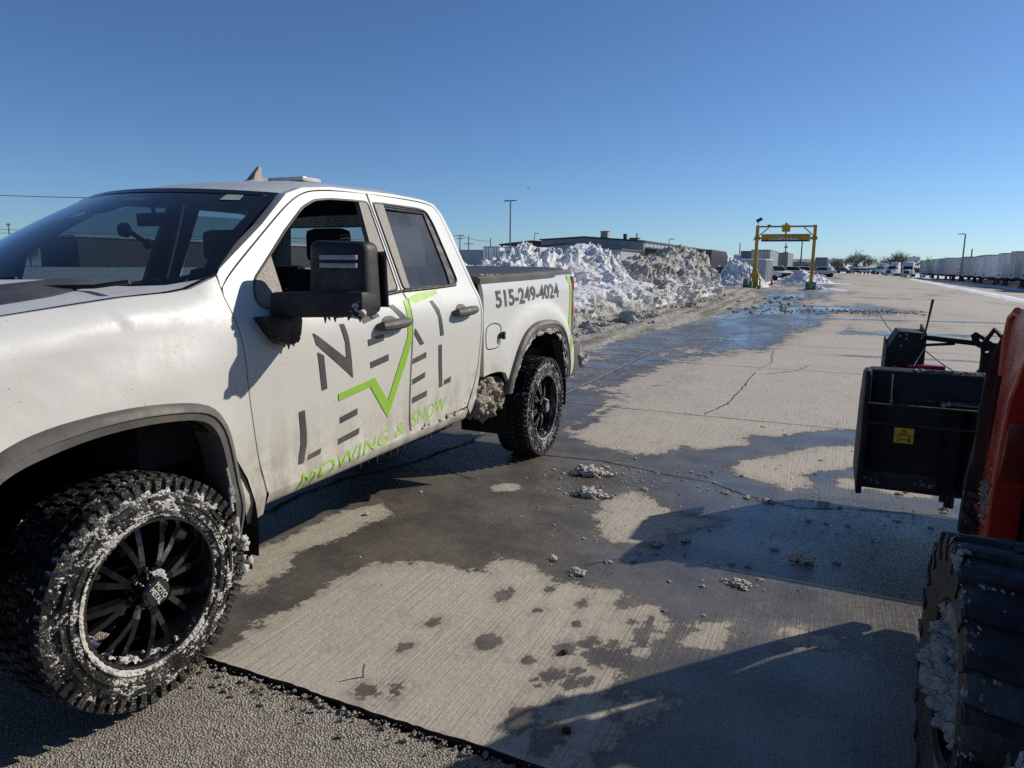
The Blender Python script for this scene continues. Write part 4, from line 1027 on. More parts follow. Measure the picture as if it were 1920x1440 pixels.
def side_x(y, z):
    xd = door_x(z)
    if y < .62:
        w = sstep(.12, .56, y)
        return fender_x(y, z)*(1-w) + xd*w if z < 1.56 else xd
    return xd
def bed_x(y, z):
    x = .985 - .02*sstep(1.40, 1.5, z) - .02*sstep(.75, .5, z)
    r = math.hypot((y-3.72)/1.12, z-.43)
    x += .040*sstep(.90, .80, r)
    x -= .075*sstep(4.38, 4.74, y)**1.5
    return x
# outlines in (y, z)
GAPF = [(.465,1.465),(.483,1.325),(.529,1.033),(.573,.793),(.606,.600)]
FLF_O = smooth_poly([(-.70,.55),(-.66,.80),(-.58,.96),(-.474,1.042),(-.317,1.091),(-.142,1.108),(.058,1.103),(.266,1.072),(.352,1.014),(.40,.929),(.444,.74),(.463,.597),(.460,.47)], 2, False)
FLF_I = smooth_poly([(-.63,.55),(-.59,.78),(-.54,.91),(-.481,.975),(-.324,1.018),(-.148,1.040),(.053,1.038),(.237,1.012),(.309,.955),(.350,.853),(.383,.69),(.396,.552),(.398,.47)], 2, False)
FLR_O = smooth_poly([(2.984,.660),(3.03,.75),(3.12,.870),(3.212,.99),(3.333,1.092),(3.527,1.154),(3.809,1.160),(4.05,1.130),(4.20,1.04),(4.30,.88),(4.34,.72),(4.35,.60)], 2, False)
FLR_I = smooth_poly([(3.055,.655),(3.10,.74),(3.18,.845),(3.26,.94),(3.37,1.025),(3.54,1.084),(3.80,1.090),(4.01,1.063),(4.14,.98),(4.23,.85),(4.27,.71),(4.28,.60)], 2, False)
def midline(A, B, k=.4, n=46):
    def rs(P):
        L = [0]
        for a, b in zip(P, P[1:]): L.append(L[-1]+math.dist(a, b))
        out = []
        for i in range(n+1):
            s = L[-1]*i/n; j = next(q for q in range(len(L)-1) if s <= L[q+1]+1e-9); t = (s-L[j])/(L[j+1]-L[j])
            out.append((P[j][0]*(1-t)+P[j+1][0]*t, P[j][1]*(1-t)+P[j+1][1]*t))
        return out
    a, b = rs(A), rs(B); return a, b, [(p[0]*(1-k)+q[0]*k, p[1]*(1-k)+q[1]*k) for p, q in zip(a, b)]
def flare(A, B, xf, mirror):
    a, b, _ = midline(A, B); m = MB(); s = -1 if mirror else 1
    def P(y, z, dx): return (s*(xf(y, z)+dx), y, z)
    for p, q in zip(a, b):
        L = lambda k: (p[0]*(1-k)+q[0]*k, p[1]*(1-k)+q[1]*k)
        m.v += [P(*L(0), -.01), P(*L(.02), .012), P(*L(.18), .030), P(*L(.5), .036), P(*L(.55), .030), P(*L(.97), .026), P(*L(1.0), .015), P(*L(1.02), -.10)]
    for i in range(len(a)-1):
        for j in range(7): m.f.append((i*8+j, (i+1)*8+j, (i+1)*8+j+1, i*8+j+1))
    return m.build('wheel_flare', MAT['trim'], truck, smooth=True, angle=50)
_, _, MF = midline(FLF_O, FLF_I); _, _, MR = midline(FLR_O, FLR_I)
FENDER = [(-1.02,.60),(-1.02,1.32)] + [p for p in ZT if -1 < p[0] < .45] + [(.470,1.545)] + GAPF + [(.612,.50),(.47,.47)] + MF[::-1]
BED = [(2.685,1.478),(2.705,1.3),(2.705,.82),(2.90,.834),(2.985,.815),(3.03,.76)] + MR[2:] + [(4.45,.60),(4.60,.66),(4.655,.9),(4.665,1.3),(4.64,1.49),(4.60,1.522),(4.3,1.520)]
DTOP = smooth_poly([(.478,1.50),(.55,1.555),(.80,1.715),(1.04,1.868),(1.18,1.935),(1.30,1.962),(1.50,1.978),(1.738,1.988)], 2, False)
RTOP = smooth_poly([(1.752,1.988),(2.11,1.99),(2.38,1.985),(2.47,1.965),(2.515,1.91),(2.545,1.75),(2.575,1.58),(2.60,1.45),(2.618,1.3),(2.628,1.07),(2.605,.86),(2.54,.74),(2.46,.655)], 2, False)
FDOOR = DTOP + [(1.742,1.70),(1.735,1.45),(1.745,1.42),(1.757,1.1),(1.760,.74),(1.752,.628),(1.1,.612),(.61,.60)] + GAPF[::-1][1:]
RDOOR = RTOP + [(2.1,.640),(1.765,.632),(1.772,.74),(1.769,1.1),(1.757,1.42),(1.747,1.45),(1.754,1.70)]
WF = round_poly([(.635,1.405),(.625,1.45),(.66,1.53),(.82,1.645),(.96,1.748),(1.15,1.872),(1.26,1.915),(1.38,1.932),(1.61,1.942),(1.725,1.944),(1.722,1.70),(1.712,1.452),(1.5,1.432),(1.1,1.412),(.72,1.395)])
WR = round_poly([(1.768,1.944),(1.9,1.948),(2.25,1.948),(2.345,1.938),(2.38,1.86),(2.42,1.56),(2.425,1.50),(2.39,1.472),(2.3,1.462),(1.762,1.452)])
CABF = [(.478,1.548),(.50,1.57),(.83,1.765),(1.07,1.925),(1.2,1.965),(1.44,1.992),(2.0,2.010),(2.35,2.004),(2.48,1.985),(2.54,1.93),(2.582,1.80),(2.61,1.6),(2.635,1.45),(2.65,1.2),(2.65,.85),(2.61,.70),(2.50,.60)]
CABI = smooth_poly([(.470,1.495)] + [(.545,1.559),(.795,1.719),(1.036,1.872),(1.177,1.939),(1.30,1.966),(1.50,1.982),(2.11,1.994),(2.383,1.989),(2.474,1.968),(2.519,1.912),(2.549,1.75),(2.583,1.58),(2.608,1.45),(2.626,1.3),(2.636,1.07),(2.613,.85),(2.548,.732),(2.47,.645)], 2, False)
CAB = CABF + CABI[::-1]
def inset(h, d): return shrink(h, -d)
for mir in (False, True):
    s = -1 if mir else 1
    panel('fender', FENDER, side_x, MAT['paint'], truck, res=.045, gap=.003, mirror=mir)
    panel('cab_frame', CAB, side_x, MAT['paint'], truck, res=.035, gap=.0, mirror=mir, thick=.05)
    fd = panel('door', FDOOR, side_x, MAT['paint'], truck, holes=[WF], res=.045, gap=.003, mirror=mir, thick=.03)
    rd = panel('door', RDOOR, side_x, MAT['paint'], truck, holes=[WR], res=.045, gap=.003, mirror=mir, thick=.03)
    bs = panel('bed_side', BED, bed_x, MAT['paint'], truck, res=.05, gap=.003, mirror=mir, thick=.03)
    flare(FLF_O, FLF_I, side_x, mir); flare(FLR_O, FLR_I, bed_x, mir)
    if not mir: LFD, LRD, LBS = fd, rd, bs
    # window seals, pillar trims and glass
    for d, W in ((fd, WF), (rd, WR)):
        V, F = None, None
        ring = resample(W, .03); n = len(ring); m = MB()
        inn = shrink(ring, .010)
        for (a, b) in zip(ring, inn):
            m.v += [(s*(side_x(*a)+.004), *a), (s*(side_x(*a)+.009), (a[0]+b[0])/2, (a[1]+b[1])/2), (s*(side_x(*b)+.004), *b), (s*(side_x(*b)-.03), *b)]
        for i in range(n):
            j = (i+1) % n
            for q in range(3): m.f.append((4*i+q, 4*j+q, 4*j+q+1, 4*i+q+1))
        m.build('window_seal', MAT['trim'], d, smooth=True, angle=60)
    panel('pillar_trim', [(1.640,1.940),(1.724,1.942),(1.721,1.70),(1.708,1.455),(1.575,1.440),(1.60,1.70)], side_x, MAT['bpillar'], fd, res=.06, thick=.03, mirror=mir, proud=.003)
    panel('pillar_trim', [(1.770,1.942),(1.875,1.945),(1.855,1.70),(1.835,1.460),(1.764,1.455),(1.766,1.7)], side_x, MAT['bpillar'], rd, res=.06, thick=.03, mirror=mir, proud=.003)
    panel('pillar_trim', [(2.345,1.93),(2.372,1.86),(2.412,1.56),(2.415,1.505),(2.385,1.482),(2.325,1.475),(2.335,1.56),(2.31,1.93)], side_x, MAT['blackp'], rd, res=.06, thick=.02, mirror=mir, proud=-.004)
    panel('sail_panel', [(.645,1.412),(.638,1.452),(.670,1.530),(.815,1.636),(.800,1.405),(.72,1.400)], side_x, MAT['bpillar'], fd, res=.05, thick=.03, mirror=mir, proud=.002)
    if mir: panel('window', [(.78,1.42),(.78,1.62),(1.15,1.86),(1.38,1.92),(1.64,1.935),(1.59,1.44)], side_x, MAT['sideglass'], fd, res=.1, thick=0, mirror=True, proud=-.012)
    panel('window', [(1.86,1.462),(1.875,1.90),(2.315,1.905),(2.34,1.49),(2.3,1.475)], side_x, MAT['sideglass'] if mir else MAT['dustyglass'], rd, res=.1, thick=0, mirror=mir, proud=-.014)
    if not mir:
        for z in (1.915, 1.928):
            m = MB(); m.tube([(side_x(y, z)-.008, y, z) for y in (1.88, 2.1, 2.31)], .006, 6); m.build('rain_guard', MAT['blackp'], rd)
    # rocker panel
    m = MB(); prof = [(.985,.622),(.992,.606),(.990,.592),(.982,.575),(.974,.555),(.955,.540),(.90,.532)]
    ysr = np.linspace(.615, 2.455, 30)
    for y in ysr:
        for x, z in prof: m.v.append((s*x, y, z + .024*(y-.6)/1.85))
    k = len(prof); m.f = [(i*k+j, (i+1)*k+j, (i+1)*k+j+1, i*k+j+1) for i in range(29) for j in range(k-1)]
    m.build('rocker_panel', MAT['paint'], truck, smooth=True, angle=60)
    # belt trim
    m = MB(); m.tube([(s*(side_x(y, z)+.003), y, z) for y, z in ((.70,1.392),(1.1,1.406),(1.5,1.427),(1.735,1.446))], .009, 8); m.build('belt_trim', MAT['blackp'], fd, smooth=True)
    m = MB(); m.tube([(s*(side_x(y, z)+.003), y, z) for y, z in ((1.755,1.446),(2.1,1.455),(2.38,1.468))], .009, 8); m.build('belt_trim', MAT['blackp'], rd, smooth=True)
    # handles
    for d, y0, z0 in ((fd, 1.545, 1.273), (rd, 2.355, 1.298)):
        x = side_x(y0, z0); P = []
        m = MB(); m.tube([(s*(x+.004), y0-.125, z0-.002), (s*(x+.030), y0-.115, z0), (s*(x+.040), y0-.06, z0+.003), (s*(x+.042), y0+.05, z0+.008), (s*(x+.034), y0+.115, z0+.010), (s*(x+.004), y0+.128, z0+.010)], [.018,.026,.030,.030,.025,.018], 10)
        m.build('door_handle', MAT['trim'], d, smooth=True)
        m = MB(); m.lump((s*(x-.004), y0-.01, z0+.012), .055, 3, 0, .7, seed=1); m.v = [(s*(x-.010)+(p[0]-s*(x-.004))*.25, (p[1]-y0)*1.5+y0, p[2]) for p in m.v]; m.build('handle_recess', MAT['trim'], d, smooth=True)
# lettering laid on the doors and the bed
def decal(name, polys, xf, mat, parent, res=.05, proud=.0025):
    M_ = MB(); M_.keepn = True
    for P in polys:
        V, F = tri_fill(P, (), res); o = len(M_.v)
        M_.v += [(xf(y, z)+proud, y, z) for y, z in V]
        for f in F:
            a, b, c = (Vector(M_.v[i+o]) for i in f[:3]); f = f if (b-a).cross(c-a).x > 0 else f[::-1]
            M_.f.append(tuple(i+o for i in f))
    return M_.build(name, mat, parent, smooth=True)
def clip_y(P, y0, keep_less):
    out = []; n = len(P); ins = (lambda p: p[0] <= y0) if keep_less else (lambda p: p[0] >= y0)
    for i in range(n):
        a, b = P[i], P[(i+1) % n]
        if ins(a): out.append(a)
        if ins(a) != ins(b):
            t = (y0-a[0])/(b[0]-a[0]); out.append((y0, a[1]+t*(b[1]-a[1])))
    return out
LF = [[(.913,1.282),(.942,1.268),(1.161,1.135),(1.15,1.213),(1.11,1.308),(1.145,1.307),(1.178,1.234),(1.205,1.122),(1.223,1.026),(1.186,1.055),(.936,1.225)],
 [(.945,1.189),(.991,1.169),(1.024,1.004),(.986,.999)],
 [(1.287,1.323),(1.428,1.354),(1.448,1.324),(1.305,1.296)],[(1.334,1.212),(1.473,1.23),(1.476,1.194),(1.342,1.177)],[(1.363,1.091),(1.527,1.116),(1.53,1.079),(1.371,1.057)],
 [(1.55,1.377),(1.597,1.379),(1.697,1.308),(1.686,1.268),(1.645,1.302)],
 [(.827,.924),(.866,.928),(.882,.812),(.881,.756),(.852,.677),(.815,.678),(.84,.766),(.84,.825)],[(.891,.707),(.982,.717),(.969,.692),(.879,.682)],
 [(1.124,.841),(1.267,.863),(1.266,.828),(1.128,.808)],[(1.115,.734),(1.286,.755),(1.278,.722),(1.107,.705)]]
LR = [[(1.786,1.237),(1.89,1.138),(1.851,1.131),(1.776,1.203)],[(1.981,1.382),(2.017,1.384),(2.067,1.329),(2.116,1.169),(2.074,1.166),(2.045,1.288)],
 [(1.778,1.06),(1.919,1.086),(1.924,1.051),(1.777,1.029)],[(1.784,.94),(1.92,.965),(1.92,.93),(1.787,.906)],[(1.79,.829),(1.95,.848),(1.949,.812),(1.792,.794)],
 [(2.06,1.112),(2.098,1.113),(2.137,.845),(2.098,.841)],[(2.157,.881),(2.24,.893),(2.236,.858),(2.156,.849)]]
CHK = [(1.108,.963),(1.408,1.002),(1.54,.854),(1.709,1.195),(1.71,1.397),(1.874,1.43),(2.115,1.442),(2.106,1.421),(1.89,1.388),(1.77,1.366),(1.77,1.216),(1.7,1.037),(1.542,.759),(1.372,.958),(1.113,.926)]
decal('lettering', LF, side_x, MAT['stk'], LFD); decal('lettering', LR, side_x, MAT['stk'], LRD)
decal('tick_stroke', [clip_y(CHK, 1.752, True)], side_x, MAT['green'], LFD, proud=.003); decal('tick_stroke', [clip_y(CHK, 1.768, False)], side_x, MAT['green'], LRD, proud=.003)
def text_decal(txt, box, xf, mat, parent, bold, shear=0., name='lettering', proud=.004):
    """box: lower-left, lower-right, upper-left in (y, z)"""
    v, f = text_mesh(txt, 1., bold, shear, cuts=5)
    x0 = min(p[0] for p in v); x1 = max(p[0] for p in v); z0 = min(p[1] for p in v); z1 = max(p[1] for p in v)
    a, b, c = (Vector(q) for q in box); M_ = MB(); M_.keepn = True
    for p in v:
        q = a + (b-a)*((p[0]-x0)/(x1-x0)) + (c-a)*((p[1]-z0)/(z1-z0)); M_.v.append((xf(q.x, q.y)+proud*.4, q.x, q.y))
    M_.f = f
    return M_.build(name, mat, parent)
def tx(y, z):
    zr = z - .024*(y-.6)/1.85
    return interp(zr, [(.540,.957),(.555,.975),(.575,.983),(.592,.992),(.606,.994),(.618,.991),(.626,.988)]) if zr < .626 else side_x(y, z)
text_decal('MOWING &', ((.80,.556),(1.690,.640),(.835,.630)), tx, MAT['green'], LFD, 0, 0)
text_decal('SNOW', ((1.775,.655),(2.170,.690),(1.80,.738)), tx, MAT['green'], LRD, 0, 0)
text_decal('515-249-4024', ((2.905,1.287),(4.165,1.322),(2.875,1.417)), bed_x, MAT['stk'], LBS, .03)
decal('green_stripe', [[(4.36,1.514),(4.48,1.497),(4.528,1.345),(4.500,1.05),(4.42,.84),(4.315,.665),(4.335,.78),(4.385,.97),(4.438,1.2),(4.435,1.416)]], bed_x, MAT['green'], LBS)
fu = smooth_poly([(2.738,1.15),(2.788,1.182),(2.894,1.188),(2.976,1.168),(2.991,1.106),(2.965,1.020),(2.897,1.004),(2.765,1.008),(2.739,1.036)], 2)
m = MB(); m.tube([(bed_x(y, z)+.001, y, z) for y, z in fu+fu[:1]], .0035, 5); m.build('fuel_door', MAT['under'], LBS)
m = MB(); m.lathe([(-.01,.022),(.03,.020),(.035,.012),(.036,0)], (bed_x(2.97,1.092), 2.972, 1.092), 14, 0); m.box(bed_x(2.97,1.09)+.02, bed_x(2.97,1.09)+.04, 2.96, 2.984, 1.065, 1.12); m.build('fuel_cap', MAT['blackp'], LBS, smooth=True)

# bonnet, vent, windscreen, roof
def ws_base(u): return Vector((.905*u, -.02+.49*abs(u)**2.2, 1.448+.104*abs(u)**4))
def ws_top(u): return Vector((.712*u, .86+.205*u*u, 1.948-.022*u*u))
def hood_z(x, y):
    u = min(1, abs(x)/.875)
    return interp(y, ZT) + .040*(1-u**2.6) + .020*(1-sstep(.56, .76, u)) - .01*sstep(-.6, -1.1, y)
def hood_f(a, b):
    u = a*2-1; yb = ws_base(u).y - .035; y = -1.06 + (yb+1.06)*b; x = .872*u - (.02*u if y < -.8 else 0)
    return (x, y, hood_z(x, y))
m = MB(); m.grid(hood_f, 60, 44); m.build('hood', MAT['paint'], truck, smooth=True, angle=60)
MAT['vent'] = simple('scratched_black_insert', (.045,.046,.050), .55, var=.15, scale=6, bump=.15, grime=(.16,.155,.15), gamt=.3)
for s in (1, -1):
    def vf(a, b):
        y = -.62 + .84*b; x0 = .42+.10*b; x1 = .77-.05*b-.10*sstep(.6, 1, b); x = s*(x0+(x1-x0)*a)
        return (x, y, hood_z(x, y)+.007-.012*(1 if a in (0,1) or b in (0,1) else 0))
    m = MB(); m.grid(vf, 12, 20); m.build('hood_vent', MAT['vent'], truck, smooth=True, angle=60)
m = MB(); m.grid(lambda a, b: tuple(ws_base(a*2-1)*(1-b) + Vector((.88*(a*2-1), ws_base(a*2-1).y-.10, hood_z(.8*(a*2-1), .1)-.05))*b), 30, 4); m.build('cowl', MAT['blackp'], truck, smooth=True)
def wsf(u, v, off=0.):
    p = ws_base(u).lerp(ws_top(u), v); bul = .03*math.sin(math.pi*v)*(1-.5*u*u)+off
    return p + Vector((0, -.66, .75))*bul
m = MB(); m.grid(lambda a, b: tuple(wsf(a*2-1, b)), 24, 14); WSH = m.build('windscreen', MAT['windscreen'], truck, smooth=True, angle=80)
m = MB()
def fr(u, v): return min((1-abs(u))*.8, v*.9, (1-v)*.75)
nu, nv = 80, 40; gv = [wsf(i/nu*2-1, j/nv, .003) for j in range(nv+1) for i in range(nu+1)]
for j in range(nv):
    for i in range(nu):
        if fr((i+.5)/nu*2-1, (j+.5)/nv) < .045: m.f.append((j*(nu+1)+i, j*(nu+1)+i+1, (j+1)*(nu+1)+i+1, (j+1)*(nu+1)+i))
m.v = [tuple(p) for p in gv]; fo = m.build('glass_band', MAT['frit'], WSH, smooth=True, angle=80)
m = MB(); m.add([tuple(wsf(u, v, .004)) for u, v in ((.73,.865),(.84,.865),(.83,.935),(.73,.935))], [(0,1,2,3)]); m.build('sticker', simple('pale_sticker', (.30,.38,.34), .6), WSH)
for x0 in (-.1, .55):
    m = MB(); m.tube([(x0,-.02,1.50),(x0+.18,.02+.1*abs(x0),1.505),(x0+.34,.10,1.525)], .009, 6); m.build('wiper', MAT['blackp'], truck)
def roof_f(a, b, dz=0., ins=1.):
    u = (a*2-1)*ins; yf = ws_top(u).y; y = yf + (2.53-yf)*b; zf = ws_top(u).z
    zmain = interp(y, [(1.05,1.972),(1.2,1.998),(1.44,2.022),(2.0,2.042),(2.35,2.034),(2.45,2.02),(2.53,1.965)]) + .020*(1-u*u)
    z = zf + (zmain-zf)*sstep(0, .26, b) - .030*abs(u)**7
    return (.716*u*(1+.0*b), y, z+dz)
m = MB(); m.grid(roof_f, 40, 34); m.build('roof', MAT['paint'], truck, smooth=True, angle=60)
m = MB(); m.grid(lambda a, b: roof_f(a, b, -.05, .97), 12, 12); m.build('headliner', MAT['inside'], truck, smooth=True)
# shark-fin aerial and clear beacon
m = MB(); m.prism([(1.400,2.020),(1.47,2.045),(1.50,2.085),(1.535,2.122),(1.560,2.126),(1.558,2.068),(1.62,2.060),(1.665,2.045),(1.66,2.020)], 0, .115, .15); m.v = [(.1325+(x-.1325)*(1.5 if z < 2.05 else .6), y, z+.012) for x, y, z in m.v]
m.build('aerial_fin', MAT['bpillar'], truck, bevel=.006)
m = MB(); m.box(.12, .40, 1.60, 1.78, 2.045, 2.056); bc = m.build('beacon_base', MAT['blackp'], truck, bevel=.005)
m = MB(); m.box(.13, .39, 1.61, 1.77, 2.056, 2.082); m.build('beacon', MAT['clear'], truck, bevel=.010)
# back wall of the cab with its window
def wall_ring(outer, inner, y, th, name, mat):
    V, F = tri_fill(outer, [inner], .09); m = MB(); m.v = [(x, y+.06*(1-sstep(1.4, 2.0, z))+0*x, z) for x, z in V]; m.f = F; return m.build(name, mat, truck, smooth=True)
wall_ring([(-.92,.6),(.92,.6),(.93,1.44),(.72,1.955),(-.72,1.955),(-.93,1.44)], [(-.62,1.50),(.62,1.50),(.56,1.85),(-.56,1.85)], 2.555, 0, 'cab_back', MAT['paint'])
m = MB(); m.add([(-.63,2.58,1.49),(.63,2.58,1.49),(.57,2.56,1.86),(-.57,2.56,1.86)], [(0,1,2,3)]); m.build('rear_window', MAT['sideglass'], truck)
m = MB(); m.box(-.88, .88, 2.48, 2.5, .6, 1.47); m.build('cabin_lining', MAT['inside'], truck)
for s in (1, -1):
    m = MB(); m.box(s*.86-.02, s*.86+.02, .70, 2.5, .58, 1.40); m.build('door_lining', MAT['inside'], truck)
m = MB(); m.box(-.85, .85, .5, 2.5, .56, .62); m.build('cabin_floor', MAT['inside'], truck)
# cabin furniture
m = MB(); m.prism([(.10,1.36),(.30,1.43),(.62,1.42),(.78,1.36),(.80,1.2),(.72,.8),(.1,.8)], 0, -.86, .86); m.build('dashboard', MAT['inside'], truck, bevel=.03)
m = MB(); m.lump((.42,.62,1.42), .24, 3, 0, .42, seed=2); m.build('instrument_hood', MAT['inside'], truck, smooth=True)
m = MB(); P = [(.42+.19*math.cos(t), .93-.19*math.sin(t)*.42, 1.27+.19*math.sin(t)*.9) for t in np.linspace(0, 2*math.pi, 25)]; m.tube(P, .017, 8, False)
m.tube([(.42,.93,1.27),(.42,.70,1.17)], .04, 8); m.tube([(.25,.93,1.27),(.59,.93,1.27)], .02, 6); m.build('steering_wheel', MAT['inside'], truck, smooth=True)
for x in (.42, -.42):
    e = part_empty('seat', truck)
    m = MB(); m.box(x-.26, x+.26, 1.10, 1.66, .86, 1.02); m.build('cushion', MAT['seat'], e, bevel=.05)
    m = MB(); m.prism([(1.58,.98),(1.70,1.56),(1.82,1.56),(1.78,.98)], 0, x-.25, x+.25); m.build('backrest', MAT['seat'], e, bevel=.05)
    m = MB(); m.box(x-.135, x+.135, 1.72, 1.84, 1.60, 1.80); m.build('headrest', MAT['seat'], e, bevel=.045)
e = part_empty('seat', truck)
m = MB(); m.box(-.75, .75, 2.28, 2.46, .85, 1.42); m.build('backrest', MAT['seat'], e, bevel=.05)
for x in (-.45, .45):
    m = MB(); m.box(x-.12, x+.12, 2.36, 2.46, 1.42, 1.58); m.build('headrest', MAT['seat'], e, bevel=.04)
m = MB(); m.box(-.12, .12, .93, .965, 1.775, 1.84); m.tube([(0,.95,1.82),(0,.92,1.91)], .012, 6); m.build('inner_mirror', MAT['inside'], truck, bevel=.012)
m = MB(); m.lathe([(0,0),(0,.030),(.025,.034),(.03,0)], (.255,.56,1.735), 14, 1); m.tube([(.255,.59,1.735),(.29,.62,1.70),(.325,.63,1.68)], .011, 7); m.lump((.335,.63,1.675), .024, 2, 0, 1, seed=0); m.build('phone_holder', MAT['inside'], truck, smooth=True)

# black boxes that close the body, wheel housings, frame
m = MB(); m.box(-.62, .62, -.95, .3, .55, 1.36); m.box(-.90, .90, .52, .62, .55, 1.30); m.box(-.86, .86, .62, 2.48, .50, .56); m.box(-.45, -.3, -.9, 4.5, .50, .66); m.box(.3, .45, -.9, 4.5, .50, .66)
m.box(-.80, .80, 2.72, 4.55, .80, .88); m.box(-.62, .62, 2.72, 4.55, .66, .84); m.box(-.60, .60, 3.70, 3.88, .36, .52); m.box(-.6, .6, -.08, .08, .36, .50)
m.build('underbody', MAT['under'], truck)
for s in (1, -1):
    for yc, zc, rad in ((-.08,.46,.62), (3.70,.46,.68)):
        m = MB()
        for x in (.62, 1.0):
            for k in range(19):
                t = math.pi*(-.06+1.12*k/18); m.v.append((s*x, yc+rad*math.cos(t)*(1.0 if yc < 1 else .97), zc+rad*math.sin(t)))
        m.f = [(k, k+1, 20+k, 19+k) for k in range(18)]
        m.f.append(tuple(range(19))); m.build('wheel_housing', MAT['under'], truck)
    m = MB(); m.add([(s*.80,.42,.62),(s*1.0,.445,.62),(s*1.0,.47,.30),(s*.82,.45,.30)], [(0,1,2,3)]); m.add([(s*.80,.44,.62),(s*1.0,.465,.62),(s*1.0,.49,.30),(s*.82,.47,.30)], [(0,1,2,3)]); m.build('mud_flap', MAT['under'], truck)
# bed: rails, cover, tailgate, lamps, bumper
for s in (1, -1):
    m = MB()
    for y, z in ((2.67,1.478),(3.3,1.492),(4.0,1.507),(4.62,1.522)):
        x = bed_x(y, 1.47)
        m.v += [(s*(x+.004), y, z-.012), (s*(x+.006), y, z+.022), (s*(x-.02), y, z+.040), (s*(x-.09), y, z+.042), (s*(x-.10), y, z)]
    m.f = [(i*5+j, (i+1)*5+j, (i+1)*5+j+1, i*5+j+1) for i in range(3) for j in range(4)] + [(0,1,2,3,4), (15,16,17,18,19)]
    m.build('bed_rail', MAT['trim'], truck)
def cov(a, b):
    u = a*2-1; y = 2.66+1.98*b
    return (.885*u, y, 1.530+.040*b+.016*(1-abs(u)**4)-.035*(abs(u) > .99))
m = MB(); m.grid(cov, 30, 24); m.build('bed_cover', simple('black_bed_cover', (.045,.045,.047), .55, var=.12, scale=5, bump=.1), truck, smooth=True)
m = MB(); m.box(-.88, .88, 4.60, 4.66, .72, 1.53); m.build('tailgate', MAT['paint'], truck, bevel=.02)
m = MB(); m.box(-.9, .9, 2.68, 2.72, .8, 1.48); m.build('bed_front', MAT['under'], truck)
for s in (1, -1):
    for z0, z1 in ((1.36, 1.475), (1.12, 1.28)):
        m = MB(); m.box(s*.905-.04, s*.905+.03, 4.645, 4.705, z0, z1); m.build('tail_lamp', MAT['lamp_red'], truck, bevel=.015)
    m = MB(); m.box(s*.885-.05, s*.885+.05, 4.645, 4.70, .68, 1.50); m.build('shaded_corner', MAT['trim'], truck, bevel=.02)  # grey strip with the shade of the rear bed corner put into its colour
m = MB(); m.prism([(4.60,.56),(4.60,.86),(4.84,.88),(4.88,.80),(4.84,.60)], 0, -.96, .96); m.build('rear_bumper', MAT['trim'], truck, bevel=.04)
m = MB(); m.box(-.96, .96, 4.855, 4.89, .66, .84); m.build('bumper_face', MAT['chrome'], truck, bevel=.01)
# front end (out of frame)
m = MB(); m.prism([(-1.22,.48),(-1.26,.80),(-1.14,.90),(-.80,.92),(-.72,.50)], 0, -1.0, 1.0); m.build('front_bumper', MAT['trim'], truck, bevel=.05)
m = MB(); m.box(-.62, .62, -1.13, -1.05, .88, 1.36); m.build('grille', MAT['black'], truck, bevel=.03)
for s in (1, -1):
    m = MB(); m.box(s*.80-.19, s*.80+.19, -1.09, -.95, .98, 1.26); m.build('headlight', MAT['clear'], truck, bevel=.04)

MAT['dimlens'] = simple('dull_lamp_lens', (.30,.31,.33), .3, var=.35, scale=60, grime=(.1,.09,.08))
